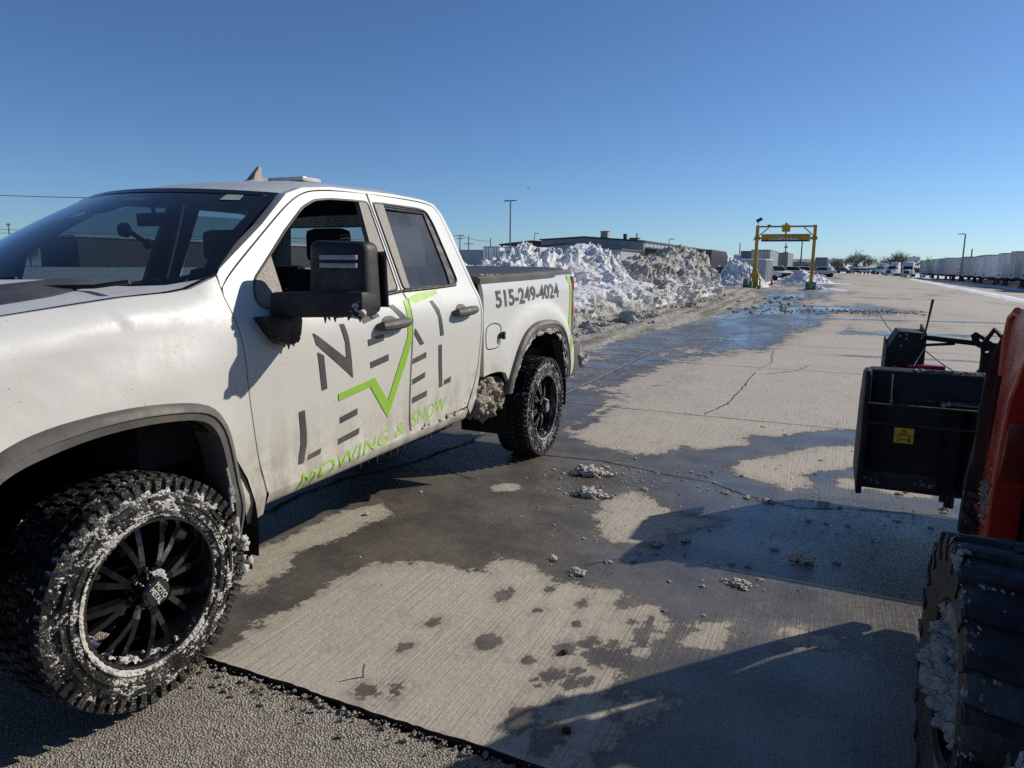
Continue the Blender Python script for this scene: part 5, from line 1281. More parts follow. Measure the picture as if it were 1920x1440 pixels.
# tow mirrors
for s in (1, -1):
    e = part_empty('door_mirror', truck)
    m = MB(); m.prism([(.565,1.378),(.79,1.368),(.775,1.285),(.735,1.245),(.66,1.255),(.61,1.305)], 0, s*.985, s*1.075); m.build('mirror_foot', MAT['blackp'], e, bevel=.02)
    m = MB(); m.add([(s*1.005,.655,1.365),(s*1.005,.655,1.475),(s*1.005,.755,1.475),(s*1.005,.755,1.365),(s*1.385,.79,1.375),(s*1.385,.79,1.482),(s*1.385,.90,1.482),(s*1.385,.90,1.375)], [(0,1,2,3),(4,7,6,5),(0,4,5,1),(1,5,6,2),(2,6,7,3),(3,7,4,0)]); m.build('mirror_arm', MAT['blackp'], e, bevel=.018)
    m = MB(); m.add([(s*1.105,.775,1.385),(s*1.105,.790,1.695),(s*1.105,.93,1.695),(s*1.105,.93,1.385),(s*1.388,.815,1.372),(s*1.372,.835,1.690),(s*1.372,.945,1.690),(s*1.388,.945,1.385)], [(0,1,2,3),(4,7,6,5),(0,4,5,1),(1,5,6,2),(2,6,7,3),(3,7,4,0)]); m.build('mirror_head', MAT['blackp'], e, bevel=.042, seg=4)
    for z in (1.622, 1.588):
        m = MB(); m.add([(s*1.175,.778,z-.010),(s*1.175,.780,z+.010),(s*1.175,.80,z+.010),(s*1.175,.80,z-.010),(s*1.345,.804,z-.010),(s*1.345,.806,z+.010),(s*1.345,.84,z+.010),(s*1.345,.84,z-.010)], [(0,1,2,3),(4,7,6,5),(0,4,5,1),(1,5,6,2),(2,6,7,3),(3,7,4,0)])
        m.build('marker_lamp', MAT['dimlens'], e, bevel=.003)
    m = MB(); m.add([(s*1.13,.935,1.41),(s*1.41,.948,1.41),(s*1.40,.948,1.65),(s*1.13,.935,1.65)], [(0,1,2,3)]); m.build('mirror_glass', MAT['chrome'], e)
    if s == 1:
        ice = MB(); rr = random.Random(4)
        for i in range(30): ice.lump((1.345+rr.gauss(0,.018), .800+rr.gauss(0,.005), 1.402+rr.gauss(0,.014)), rr.uniform(.006,.018), 2, .9, 1)
        crust(ice, lambda a, b: ((1.10+.28*a, .772+.032*a, 1.378+.10*b), (0,-1,0)), 90, 30, .010, lambda a, b: .52-.22*a, 2.2, (25, 60, 130))
        ice.build('clinging_ice', MAT['icy'], e, smooth=True, angle=180)
        dr = MB(); rr = random.Random(9)
        crust(dr, lambda a, b: ((1.12+.26*a, .79+.10*b, 1.376), (0, 0, -1)), 110, 34, .026, lambda a, b: .05, 6.1, (22, 55, 120))
        crust(dr, lambda a, b: ((.99+.085*a, .62+.15*b, 1.262+.03*abs(b-.55)), (.1, -.2, -1)), 50, 60, .030, lambda a, b: .06, 8.1, (25, 60, 130))
        for x, l in ((1.175,.022),(1.195,.010),(1.225,.016),(1.29,.006),(1.345,.012)):
            y = .80+.03*(x-1.1)/.3; dr.tube([(x,y,1.380),(x+rr.uniform(-.003,.003),y,1.370-l*.35),(x+rr.uniform(-.004,.004),y,1.362-l)], [.012,.007,.002], 7)
        for y, l in ((.69,.006),(.715,.018),(.745,.008)): dr.tube([(1.045,y,1.262),(1.047,y,1.250-l*.4),(1.046,y+.002,1.245-l)], [.011,.006,.0015], 6)
        dr.build('dirty_icicle', MAT['mud'], e, smooth=True, angle=180)

# wheels
def rblock(m, x0, x1, yc, zc, r0, r1, t0, t1):
    vs = []
    for x in (x0, x1):
        for r in (r0, r1):
            for t in (t0, t1): vs.append((x, yc+r*math.cos(t), zc+r*math.sin(t)))
    m.add(vs, [(0,1,3,2),(4,6,7,5),(0,4,5,1),(2,3,7,6),(0,2,6,4),(1,5,7,3)])
def wheel(s, yc, xo, snow, seed, caps=True):
    RT = .420; rr = random.Random(seed); zc = RT; e = part_empty('wheel', truck)
    A = lambda a: s*(xo+a)
    m = MB(); prof = [(-.285,.262),(-.29,.30),(-.288,.345),(-.275,.385),(-.25,.404),(-.04,.404),(-.018,.385),(-.003,.345),(.004,.315),(0,.29),(-.010,.272),(-.02,.262)]
    m.lathe([(s*a, r) for a, r in prof], (s*xo, yc, zc), 72)
    N = 58
    for i in range(N):
        t = 2*math.pi*i/N; d = 2*math.pi/N
        for row, (x0, x1, ph, w) in enumerate(((-.285,-.225,0,.62),(-.215,-.165,.45,.66),(-.155,-.105,.1,.66),(-.095,-.06,.55,.6),(-.052,.002,.2,.64))):
            rblock(m, A(x0), A(x1), yc, zc, .398, RT-(.006 if row in (0,4) else 0), t+ph*d, t+(ph+w)*d)
        long = i % 2
        rblock(m, A(-.030), A(.001), yc, zc, .368 if long else .382, .411, t+.25*d, t+.75*d)
        if i % 4 == 1: rblock(m, A(-.02), A(.0055), yc, zc, .340, .352, t-.6*d, t+1.4*d)
    for r in (.292, .322): m.lathe([(s*.002, r-.003), (s*.0085, r), (s*.002, r+.003)], (s*xo, yc, zc), 60)
    m.build('tyre', MAT['rubber'], e, smooth=True, angle=30)
    m = MB(); m.lathe([(s*a, r) for a, r in ((-.012,.272),(-.002,.268),(-.004,.260),(-.022,.254),(-.05,.244),(-.10,.238),(-.26,.232),(-.27,.262))], (s*xo, yc, zc), 64)
    # hub dish and split spokes
    m.lathe([(s*a, r) for a, r in ((-.20,.085),(-.085,.085),(-.060,.078),(-.055,.055),(-.055,0))], (s*xo, yc, zc), 40)
    for i in range(8):
        t = 2*math.pi*(i+.25)/8
        for q in (-1, 1):
            P = []
            for r, a, dt in ((.066,-.062,.05),(.105,-.050,.06),(.17,-.058,.125),(.246,-.080,.165)):
                P.append((A(a), yc+r*math.cos(t+q*dt), zc+r*math.sin(t+q*dt)))
            w = .0140
            for (p, p2) in zip(P, P[1:]):
                p, p2 = Vector(p), Vector(p2); dd = (p2-p).normalized(); n = Vector((1,0,0)).cross(dd).normalized()*w
                hx = Vector((s*.011,0,0)); bk = Vector((-s*.030,0,0))
                vs = [p-n+bk, p+n+bk, p+n*.75+hx, p-n*.75+hx, p2-n+bk, p2+n+bk, p2+n*.75+hx, p2-n*.75+hx]
                m.add(vs, [(0,1,2,3),(4,7,6,5),(0,4,5,1),(1,5,6,2),(2,6,7,3),(3,7,4,0)])
    for i in range(8):
        t = 2*math.pi*i/8; m.lathe([(0,.011),(s*.018,.010),(s*.02,0)], (A(-.060), yc+.068*math.cos(t), zc+.068*math.sin(t)), 8)
    m.build('rim', MAT['gloss'], e, smooth=True, angle=35)
    m = MB(); m.lathe([(s*a, r) for a, r in ((-.06,.058),(-.01,.056),(.006,.052),(.012,.046),(.014,0))], (s*xo, yc, zc), 32); m.build('hub_cap', MAT['gloss'], e, smooth=True, angle=40)
    m = MB(); m.lathe([(s*a, r) for a, r in ((-.19,.0),(-.185,.165),(-.21,.165),(-.21,0))], (s*xo, yc, zc), 32); m.build('brake_disc', MAT['under'], e, smooth=True)
    if caps:
        for txt, dz, hh in (('MOTO', .013, .020), ('METAL', -.012, .020)):
            v, f = text_mesh(txt, 1, .03); x1 = max(p[0] for p in v); z1 = max(p[1] for p in v); mm = MB(); mm.keepn = True
            ca, sa = math.cos(R(-62)), math.sin(R(-62))
            for p in v:
                a = (p[0]/x1-.5)*.074; b = (p[1]/z1-.5)*hh+dz
                mm.v.append((A(.0155), yc+a*ca-b*sa, zc+a*sa+b*ca))
            mm.f = f; mm.build('cap_lettering', MAT['clear'], e)
    if snow:
        m = MB(); PX = [(.258,-.012),(.262,-.014),(.272,-.008),(.29,.001),(.315,.005),(.345,-.001),(.385,-.016),(.410,-.036)]
        def sw(a, b):
            t = a*2*math.pi; r = .258+.152*b; return (A(interp(r, PX)), yc+r*math.cos(t), zc+r*math.sin(t)), (s*.94, .2*math.cos(t)*(b-.4), .2*math.sin(t)*(b-.4))
        def sthr(a, b):
            t = a*2*math.pi; ring = -.30*math.exp(-((b-.12)/.10)**2)*(1+.55*math.sin(t-3.0+.4*seed)); shoulder = -.13*math.exp(-((b-.93)/.12)**2)
            return .120 + ring*.9 + shoulder - .06*math.sin(t-1.2) + .07*math.exp(-((b-.42)/.12)**2)
        crust(m, sw, 1000, 60, .0125, sthr, seed, (15, 74, 190))
        def br(a, b):
            t = -1.9+2.4*(a-.5); r = .250-.012*b; return (A(-.010-.09*b), yc+r*math.cos(t), zc+r*math.sin(t)), (.25*s, -math.cos(t), -math.sin(t))
        crust(m, br, 200, 26, .026, lambda a, b: .05+1.2*(a-.5)**2+.2*b, seed+2)
        m.build('packed_snow', MAT['icy'], e, smooth=True, angle=180)
        m = MB()
        def hb(a, b):
            t = a*2*math.pi; r = .072-.026*b; return (A(-.030+.040*b), yc+r*math.cos(t), zc+r*math.sin(t)), (.6*s, .7*math.cos(t), .7*math.sin(t))
        crust(m, hb, 150, 20, .022, lambda a, b: .30-.52*math.exp(-((a*2*math.pi-.85)/.55)**2), seed+4)
        def tr(a, b):
            t = .4+2.6*a; x = -.03-.25*b; return (A(x), yc+.412*math.cos(t), zc+.412*math.sin(t)), (0, math.cos(t), math.sin(t))
        crust(m, tr, 260, 60, .012, lambda a, b: .36+.1*b, seed+6)
        m.build('packed_snow', MAT['icy'], e, smooth=True, angle=180)
wheel(1, 0, 1.030, True, 3); wheel(1, 3.795, 1.030, True, 8)
wheel(-1, 0, 1.030, False, 3, False); wheel(-1, 3.795, 1.030, False, 8, False)
# packed snow and mud on the body
rr = random.Random(12)
m = MB()
def mudf(a, b):
    y = 1.88+.56*a; z = .603+.024*(y-.6)/1.85+.10*b; return ((.989 if z < .64 else side_x(y, z)-.003), y, z), (.9, 0, .35)
crust(m, mudf, 190, 44, .022, lambda a, b: .10-.34*sstep(.1, .9, a)+(.85-.25*a)*b, 3.3, (16, 40, 95))
def mudl(a, b):
    y = 1.5+.97*a; return (.975-.05*b, y, .575-.03*b+.024*(y-.6)/1.85), (.5, 0, -.8)
crust(m, mudl, 200, 16, .022, lambda a, b: .34-.45*a-.15*b, 5.3, (16, 40, 95))
m.build('splashed_mud', MAT['mud'], truck, smooth=True, angle=180)
m = MB()
for i in range(60):
    y = rr.uniform(2.66,3.04); top = interp(y, [(2.64,.68),(2.75,.73),(2.9,.785),(3.0,.76),(3.06,.68)]); z = rr.uniform(.56, top-.03); m.lump((.925+rr.uniform(-.06,.03), y, z), rr.uniform(.03,.075), 3, .6, 1)
for i in range(150):
    y = rr.uniform(2.62,3.06); z = rr.uniform(.54, .76); m.lump((.955+rr.uniform(-.05,.035), y, z), rr.uniform(.006,.018), 2, .8, 1)
m.build('packed_snow', MAT['brownsnow'], truck, smooth=True, angle=70)
m = MB()
PR = [FLR_I[int(k*(len(FLR_I)-1))] for k in np.linspace(0, 1, 120)]
def archf(a, b):
    p = PR[min(119, int(a*119.99))]; c0 = Vector((3.72-p[0], .45-p[1])).normalized(); d = .055*b-.006
    return (bed_x(*p)+.02-.015*b, p[0]+c0.x*d, p[1]+c0.y*d), (.7, c0.x*.7, c0.y*.7)
crust(m, archf, 420, 16, .020, lambda a, b: -.02+.45*b-.25*math.sin(a*3.1), 7.7, (20, 50, 110))
PF = [FLF_I[int(k*(len(FLF_I)-1))] for k in np.linspace(.55, 1, 120)]
def archg(a, b):
    p = PF[min(119, int(a*119.99))]; c0 = Vector((-.08-p[0], .45-p[1])).normalized(); d = .04*b-.004
    return (1.035-.02*b, p[0]+c0.x*d, p[1]+c0.y*d), (.7, c0.x*.7, c0.y*.7)
crust(m, archg, 300, 12, .016, lambda a, b: .30+.35*b-.25*a, 9.7, (20, 50, 110))
for i in range(26): m.lump((rr.uniform(.93,1.0), .462+rr.gauss(0,.012), rr.uniform(.30,.47)), rr.uniform(.008,.022), 2, .8, 1.3)
for i in range(34): m.lump((.93+rr.gauss(0,.04), 4.90+rr.gauss(0,.03), .70+rr.gauss(0,.035)), rr.uniform(.012,.038), 2, .9, 1)
for i in range(14): m.lump((rr.uniform(.88,.95), rr.uniform(2.75,3.0), 1.525), rr.uniform(.006,.014), 2, .6, .6)
m.build('clinging_snow', MAT['icy'], truck, smooth=True, angle=80)
m = MB()
for y in (1.35,1.42,1.50,1.56,1.63,1.70,1.78,2.02,2.08,2.2):
    l = rr.uniform(.012,.035); m.tube([(.935,y,.55),(.935,y,.54-l)], [.005,.001], 5)
m.build('icicle', glass_mat('ice', (.8,.85,.88), .12, 1.2, (.6,.62,.65)), truck)
# ------------------------------------------------------------------ red skid steer loader and its snow blower
MAT['red'] = simple('red_machine_paint', (.44, .022, .014), .32, var=.12, scale=3, bump=.05, grime=(.17, .05, .035), gamt=.4, coat=.35)
MAT['red_dk'] = simple('dark_red_paint', (.17, .010, .008), .45, var=.2, scale=4, grime=(.08, .04, .03))
MAT['mblack'] = simple('black_machine_steel', (.006, .0065, .008), .62, var=.3, scale=4, bump=.08, bscale=30, grime=(.030, .030, .030), gamt=.7, spec=.35)
MAT['mrough'] = simple('scuffed_black_steel', (.012, .011, .010), .55, var=.5, scale=14, bump=.35, bscale=40, grime=(.055, .048, .04), gamt=.5)
MAT['warn'] = simple('yellow_warning_label', (.62, .42, .02), .4, var=.05)
MAT['steel'] = simple('worn_bright_steel', (.32, .31, .29), .35, .8, var=.2)
MAT['cab_glass'] = glass_mat('cab_glass', (.3, .34, .36), .05)
MAT['mrubber'] = simple('snowy_loader_rubber', (.013, .013, .013), .5, var=.5, scale=9, bump=.5, bscale=26, grime=(.085, .08, .075), gamt=.5)
ld = thing('skid_steer_loader', (4.4, 0, 0), 'red skid steer loader with snow-packed black tyres at the right edge', 'skid steer loader')
m = MB(); m.prism([(-1.35,.42),(-1.45,.9),(-1.35,1.35),(-.9,1.45),(-.75,1.05),(1.60,1.0),(1.76,.62),(1.65,.38)], 0, 3.98, 4.82); m.build('chassis', MAT['red'], ld, bevel=.03)
m = MB(); m.prism([(-.72,1.05),(-.75,2.0),(-.6,2.1),(1.46,2.1),(1.66,1.95),(1.70,1.02)], 0, 4.0, 4.80); m.build('cab', MAT['mblack'], ld, bevel=.03)  # unseen cab and chassis fronts stretched forward to widen the cast shadow
m = MB(); m.box(3.99, 4.81, 1.90, 2.03, .30, 1.22); m.box(3.99, 4.81, 1.70, 1.9, .40, .70); m.build('shadow_plate', MAT['mblack'], ld, bevel=.02)  # unseen plate added between the arms to close a lit gap in the shadow
m = MB(); m.add([(3.995,-.5,1.25),(3.995,-.5,1.95),(3.995,.7,1.95),(3.995,.8,1.25)], [(0,1,2,3)]); m.build('cab_window', MAT['cab_glass'], ld)
m = MB(); m.add([(4.05,1.705,1.2),(4.75,1.705,1.2),(4.75,1.67,1.95),(4.05,1.67,1.95)], [(0,1,2,3)]); m.build('windscreen', MAT['cab_glass'], ld)
for s, x0, x1 in ((1, 3.86, 3.985), (-1, 4.815, 4.94)):
    m = MB(); m.prism([(-1.42,.95),(-1.42,1.52),(-1.1,1.62),(1.35,1.50),(1.72,1.47),(1.90,1.405),(1.965,1.30),(1.985,1.12),(2.04,.86),(2.10,.66),(2.12,.30),(1.90,.28),(1.895,.62),(1.86,.80),(1.79,1.06),(1.64,1.24),(1.30,1.33),(-1.0,1.42),(-1.1,.95)], 0, x0, x1); m.build('lift_arm', MAT['red'], ld, bevel=.022, seg=3)
    m = MB(); m.prism([(1.80,.98),(1.855,.84),(1.885,.70),(1.86,.72),(1.80,.84)], 0, x0+.012, x1-.012); m.build('arm_rib', MAT['red_dk'], ld, bevel=.01)
    m = MB(); m.tube([((x0+x1)/2,-.9,1.12),((x0+x1)/2,.5,1.36)], .045, 12); m.tube([((x0+x1)/2,.45,1.35),((x0+x1)/2,1.5,1.36)], .026, 10); m.build('lift_cylinder', MAT['mblack'], ld, smooth=True)
    m = MB(); m.tube([(x0+.04,1.78,1.40),(x0+.005,1.86,1.43),(x0+.004,1.93,1.40),(x0+.004,1.97,1.30),(x0+.01,1.99,1.15)], .020, 8); m.build('hose_guard', MAT['red'], ld, smooth=True)
m = MB(); m.prism([(3.875,.66),(3.995,.98),(3.985,1.34),(3.90,1.345),(3.845,1.0),(3.805,.62),(3.80,.36),(3.88,.36)], 1, 2.14, 2.20); m.build('quick_attach_plate', MAT['mblack'], ld, bevel=.012)
for k, dx in enumerate((0, .03, .055)):
    m = MB(); m.tube([(3.90+dx,1.80,1.40),(3.885+dx*.4,1.99,1.38),(3.84+dx*.5,2.10,1.20),(3.83+dx*.5,2.12,.95),(3.835+dx*.6,2.14,.62)], .014, 7); m.build('hydraulic_hose', MAT['mblack'], ld, smooth=True)
m = MB(); m.tube([(3.86,2.0,1.30),(3.83,2.06,1.34),(3.80,2.1,1.27),(3.81,2.12,1.18)], .010, 6); m.box(3.80, 3.83, 2.10, 2.13, 1.14, 1.23); m.build('hose_clip', MAT['mblack'], ld, smooth=True)
m = MB(); m.box(3.865, 3.90, 1.96, 2.06, .38, .66); m.tube([(3.89,2.02,.50),(3.84,2.15,.52)], .022, 8); m.build('coupler_bracket', MAT['red_dk'], ld, bevel=.008)
for x, z in ((3.822,.560), (3.822,.512)):
    m = MB(); m.tube([(x+.05,2.12,z-.008),(x,2.16,z)], .020, 10); m.build('coupler', MAT['mrough'], ld, smooth=True)
    m = MB(); m.lathe([(-.012,0),(-.010,.014),(.012,.014),(.016,.008),(.017,0)], (x-.008,2.16,z), 12, 0); m.build('red_cap', simple('coupler_cap', (.42,.07,.05), .5), ld, smooth=True)
m = MB()
for i in range(40): m.lump((3.875+random.gauss(0,.022), 2.08+random.gauss(0,.03), .475+random.gauss(0,.03)), random.uniform(.012,.03), 1)
m.build('hydraulic_coupler_block', MAT['mrough'], ld)
m = MB(); rr = random.Random(31)
for i in range(60): m.lump((3.862+rr.uniform(-.012,.015), 1.97+rr.gauss(0,.03), .60+rr.gauss(0,.055)), rr.uniform(.006,.018), 1)
m.build('clinging_snow', MAT['brownsnow'], ld)
MAT['greysnow'] = snow_mat('grey_track_snow', (.40, .395, .38), (.16, .155, .145), .3, .9, 5, .8)
def loader_tyre(xo, yc, s, snow):
    Rw, zc = .432, .428; e = part_empty('wheel', ld); A = lambda a: xo+s*a; rr = random.Random(int(yc*100)+5)
    m = MB(); prof = [(.31,.20),(.325,.27),(.33,.36),(.325,.405),(.31,.416),(.02,.416),(.006,.408),(0,.385),(.004,.31),(.018,.245),(.03,.235),(.03,.20)]
    m.lathe([(s*a, r) for a, r in prof], (xo,yc,zc), 64)
    for i in range(22):
        for q in (0, 1):
            t = 2*math.pi*(i+.5*q)/22; x0, x1 = ((.0,.185) if q == 0 else (.145,.33))
            vs = []
            for x, dt in ((x0, -.075 if q == 0 else .0), (x1, .0 if q == 0 else -.075)):
                for r in (.40, Rw):
                    for tt in (t+dt-.048*(1.1 if r < .43 else .8), t+dt+.048*(1.1 if r < .43 else .8)): vs.append((A(x), yc+r*math.cos(tt), zc+r*math.sin(tt)))
            m.add(vs, [(0,1,3,2),(4,6,7,5),(0,4,5,1),(2,3,7,6),(0,2,6,4),(1,5,7,3)])
        t = 2*math.pi*i/22
        rblock(m, A(-.004), A(.03), yc, zc, .35, .415, t-.10, t-.01)
    m.build('tyre', MAT['mrubber'], e, smooth=True, angle=30)
    m = MB(); m.lathe([(s*a, r) for a, r in ((.028,.238),(.02,.228),(.04,.215),(.12,.20),(.13,.12),(.10,.10),(.10,0))], (xo,yc,zc), 40); m.build('rim', MAT['mblack'], e, smooth=True, angle=35)
    if snow:
        m = MB()
        def disc(a, b):
            t = a*2*math.pi; r = .245*b; return (A(.075-.055*b), yc+r*math.cos(t), zc+r*math.sin(t)), (-s, 0, 0)
        for i in range(150):
            t = rr.uniform(-.3, 3.6); r = .235*rr.random()**.6; m.lump((A(.045+.05*rr.random()-.03*(r < .15)), yc+r*math.cos(t), zc+r*math.sin(t)), rr.uniform(.014,.042), 3, .8, 1)
        def sh(a, b):
            t = .45+3.0*a; x = .05*b-.004; return (A(x), yc+(.398+.03*sstep(0,.4,b))*math.cos(t), zc+(.398+.03*sstep(0,.4,b))*math.sin(t)), (-s*.6*(1-b), .75*math.cos(t), .75*math.sin(t))
        crust(m, sh, 520, 30, .018, lambda a, b: .06+.35*b-.18*math.sin(a*7), 6.1+yc, (14, 55, 140))
        def td(a, b):
            t = .7+3.4*a; return (A(.33*b), yc+.418*math.cos(t), zc+.418*math.sin(t)), (0, math.cos(t), math.sin(t))
        crust(m, td, 520, 120, .010, lambda a, b: .36+.10*b, 8.1+yc, (9, 48, 140))
        m.build('packed_snow', MAT['greysnow'], e, smooth=True, angle=180)
loader_tyre(3.528, .56, 1, True); loader_tyre(3.528, -.52, 1, True); loader_tyre(5.27, .56, -1, False); loader_tyre(5.27, -.52, -1, False)

bl = thing('snow_blower', (4.4, 3.1, .34), 'black snow blower attachment with a yellow warning label, ahead of the red loader', 'snow blower')
m = MB(); m.prism([(2.85,.44),(2.85,.865),(2.862,.99),(2.90,1.025),(3.0,1.03),(3.24,.98),(3.40,.80),(3.46,.56),(3.42,.40),(2.95,.36)], 0, 3.40, 5.35); m.build('housing', MAT['mblack'], bl, bevel=.012)
m = MB(); m.prism([(2.852,.335),(2.846,.44),(2.855,.87),(2.868,1.0),(2.91,1.035),(3.02,1.04),(3.28,.99),(3.46,.80),(3.52,.56),(3.50,.335)], 0, 3.372, 3.402); m.build('side_plate', MAT['mblack'], bl, bevel=.005)
m = MB(); m.prism([(2.852,.335),(2.846,.44),(2.855,.87),(2.868,1.0),(2.91,1.035),(3.02,1.04),(3.28,.99),(3.46,.80),(3.52,.56),(3.50,.335)], 0, 5.35, 5.38); m.build('side_plate', MAT['mblack'], bl, bevel=.005)
m = MB(); m.box(3.39, 5.36, 2.835, 2.95, .345, .445); m.box(3.39, 5.36, 2.83, 2.86, .335, .385); m.build('cutting_edge', MAT['mrough'], bl, bevel=.006)
for z in (.862, .755):
    m = MB(); m.box(3.395, 5.36, 2.838, 2.856, z-.004, z+.004); m.build('seam', MAT['mrough'], bl)
m = MB(); m.tube([(3.516,2.835,.868),(3.512,2.842,1.010)], .0055, 8); m.lathe([(-.01,.0),(-.01,.011),(.01,.011),(.01,0)], (3.516,2.83,.862), 8, 1); m.build('latch_rod', MAT['steel'], bl)
m = MB(); m.box(3.535, 3.630, 2.842, 2.846, .655, .740); wl_ = m.build('warning_label', MAT['warn'], bl)
m = MB(); m.keepn = True; y = 2.8395
def flat(P): m.add([(x, y, z) for x, z in P], [tuple(range(len(P)))])
def ringpoly(P, k):
    cx = sum(p[0] for p in P)/len(P); cz = sum(p[1] for p in P)/len(P); Q = [(cx+(p[0]-cx)*k, cz+(p[1]-cz)*k) for p in P]; n = len(P)
    for i in range(n): flat([P[i], P[(i+1) % n], Q[(i+1) % n], Q[i]])
flat([(3.537,.6985),(3.628,.6985),(3.628,.6965),(3.537,.6965)])
ringpoly([(3.558,.702),(3.606,.702),(3.582,.737)], .80)
flat([(3.580,.709),(3.584,.709),(3.5845,.724),(3.5795,.724)]); flat([(3.580,.705),(3.584,.705),(3.584,.7075),(3.580,.7075)])
ringpoly([(3.549,.662),(3.563,.664),(3.565,.690),(3.551,.688)], .78)
flat([(3.570,.675),(3.592,.675),(3.592,.6775),(3.570,.6775)]); flat([(3.566,.676),(3.573,.6715),(3.573,.6805)]); flat([(3.596,.676),(3.589,.6715),(3.589,.6805)])
flat([(3.604,.662),(3.608,.662),(3.609,.674),(3.613,.662),(3.616,.662),(3.613,.684),(3.602,.684)]); flat([(3.6035,.686),(3.6115,.686),(3.6115,.693),(3.6035,.693)])
m.build('warning_symbol', MAT['black'], wl_)
for x in (3.825, 3.935):
    m = MB(); m.tube([(x+.042*math.cos(t), 2.795+.042*math.sin(t), .37+.475*t/(2*math.pi*27)) for t in np.linspace(0, 2*math.pi*27, 27*12)], .0085, 6)
    m.tube([(x,2.795,.36),(x,2.795,.86)], .028, 10); m.build('coiled_hose_guard', MAT['mblack'], bl, smooth=True)
m = MB(); m.tube([(3.775,2.80,.868),(4.0,2.80,.862)], .006, 6)
for x, z in ((3.765,.865), (3.79,.874), (3.995,.845)): m.lathe([(-.012,0),(-.012,.013),(.012,.013),(.012,0)], (x,2.785,z), 8, 1)
m.build('guard_rail', MAT['steel'], bl)
m = MB()
for x in (3.81, 3.835, 3.86): m.tube([(x,2.80,.37),(x,2.80,.315-.03*(x > 3.83))], .013, 8)
m.build('hose_end', MAT['mrough'], bl)
CH0 = len(bl.children)
m = MB(); m.prism([(3.502,.93),(3.499,1.113),(3.557,1.219),(3.70,1.213),(3.705,.93)], 1, 3.30, 3.315); m.prism([(3.30,.93),(3.30,1.113),(3.62,1.16),(3.66,.93)], 0, 3.496, 3.508); m.prism([(3.30,.93),(3.30,1.213),(3.62,1.25),(3.66,.93)], 0, 3.697, 3.709); m.prism([(3.50,1.113),(3.557,1.219),(3.70,1.213),(3.70,1.205),(3.56,1.21),(3.507,1.11)], 1, 3.315, 3.62); m.build('chute', MAT['mblack'], bl, bevel=.004)
m = MB()
for x, z in ((3.565,1.19),(3.60,1.20),(3.60,1.175),(3.685,1.195),(3.683,1.18),(3.55,1.0),(3.575,1.13)): m.lathe([(0,0),(-.008,.007),(-.01,0)], (x,3.30,z), 8, 1)
m.build('bolt', MAT['steel'], bl)
m = MB(); m.prism([(3.26,.99),(3.26,1.022),(3.36,1.022),(3.36,.99)], 0, 3.62, 3.82); m.build('chute_ring', MAT['red'], bl, bevel=.006)
m = MB(); m.obox((3.90,3.30,1.172), (.43,.028,.030), (0,R(4.5),0)); m.obox((3.78,3.30,1.150), (.16,.02,.016), (0,R(-6),0)); m.build('chute_arm', MAT['mblack'], bl, bevel=.004)
for y in (3.27, 3.33):
    m = MB(); P = [(3.912,1.225),(3.935,1.245),(4.01,1.195),(4.03,1.155),(3.985,1.14),(3.93,1.17)]; H = [(3.945,1.215),(3.985,1.19),(3.955,1.183)]
    V, F = tri_fill(P, [H], .03); m.v = [(x, y, z) for x, z in V] + [(x, y+.006, z) for x, z in V]; n = len(V); m.f = list(F)+[tuple(i+n for i in f[::-1]) for f in F]; m.build('pivot_bracket', MAT['mblack'], bl)
m = MB(); m.tube([(4.03,3.3,1.165),(4.015,3.29,1.11),(3.99,3.27,1.05),(3.95,3.24,1.0),(3.92,3.2,.97)], .020, 10); m.build('ribbed_hose', MAT['mblack'], bl, smooth=True)
m = MB(); m.tube([(3.675,3.3,1.21),(3.685,3.3,1.28),(3.700,3.3,1.425)], [.0055,.0055,.008], 7); m.build('marker_whip', simple('dark_red_whip', (.10,.02,.015), .5), bl)
m = MB(); m.tube([(3.70,3.30,1.12),(3.665,3.26,1.05),(3.645,3.22,1.02)], .0035, 5); m.tube([(3.705,3.30,1.11),(3.78,3.25,1.05),(3.86,3.2,1.0)], .0035, 5); m.build('cable', MAT['steel'], bl)
for o in list(bl.children)[CH0:]: o.location.y = -.17
sm = MB(); rr = random.Random(41)
for i in range(60): sm.lump((rr.uniform(3.62,3.98), 2.93+rr.gauss(0,.02), 1.032), rr.uniform(.003,.009), 1)
for i in range(50): sm.lump((rr.gauss(3.82,.07), 2.842, .872), rr.uniform(.003,.007), 1, .4, .5)
crust(sm, lambda a, b: ((3.40+.45*a, 2.832, .345+.085*b), (0,-1,0)), 160, 36, .008, lambda a, b: .34, 3.1, (16, 50, 120))
sm.build('clinging_snow', MAT['brownsnow'], bl)

bl.location = (4.509, 3.521, .228); bl.scale = (1.089,)*3
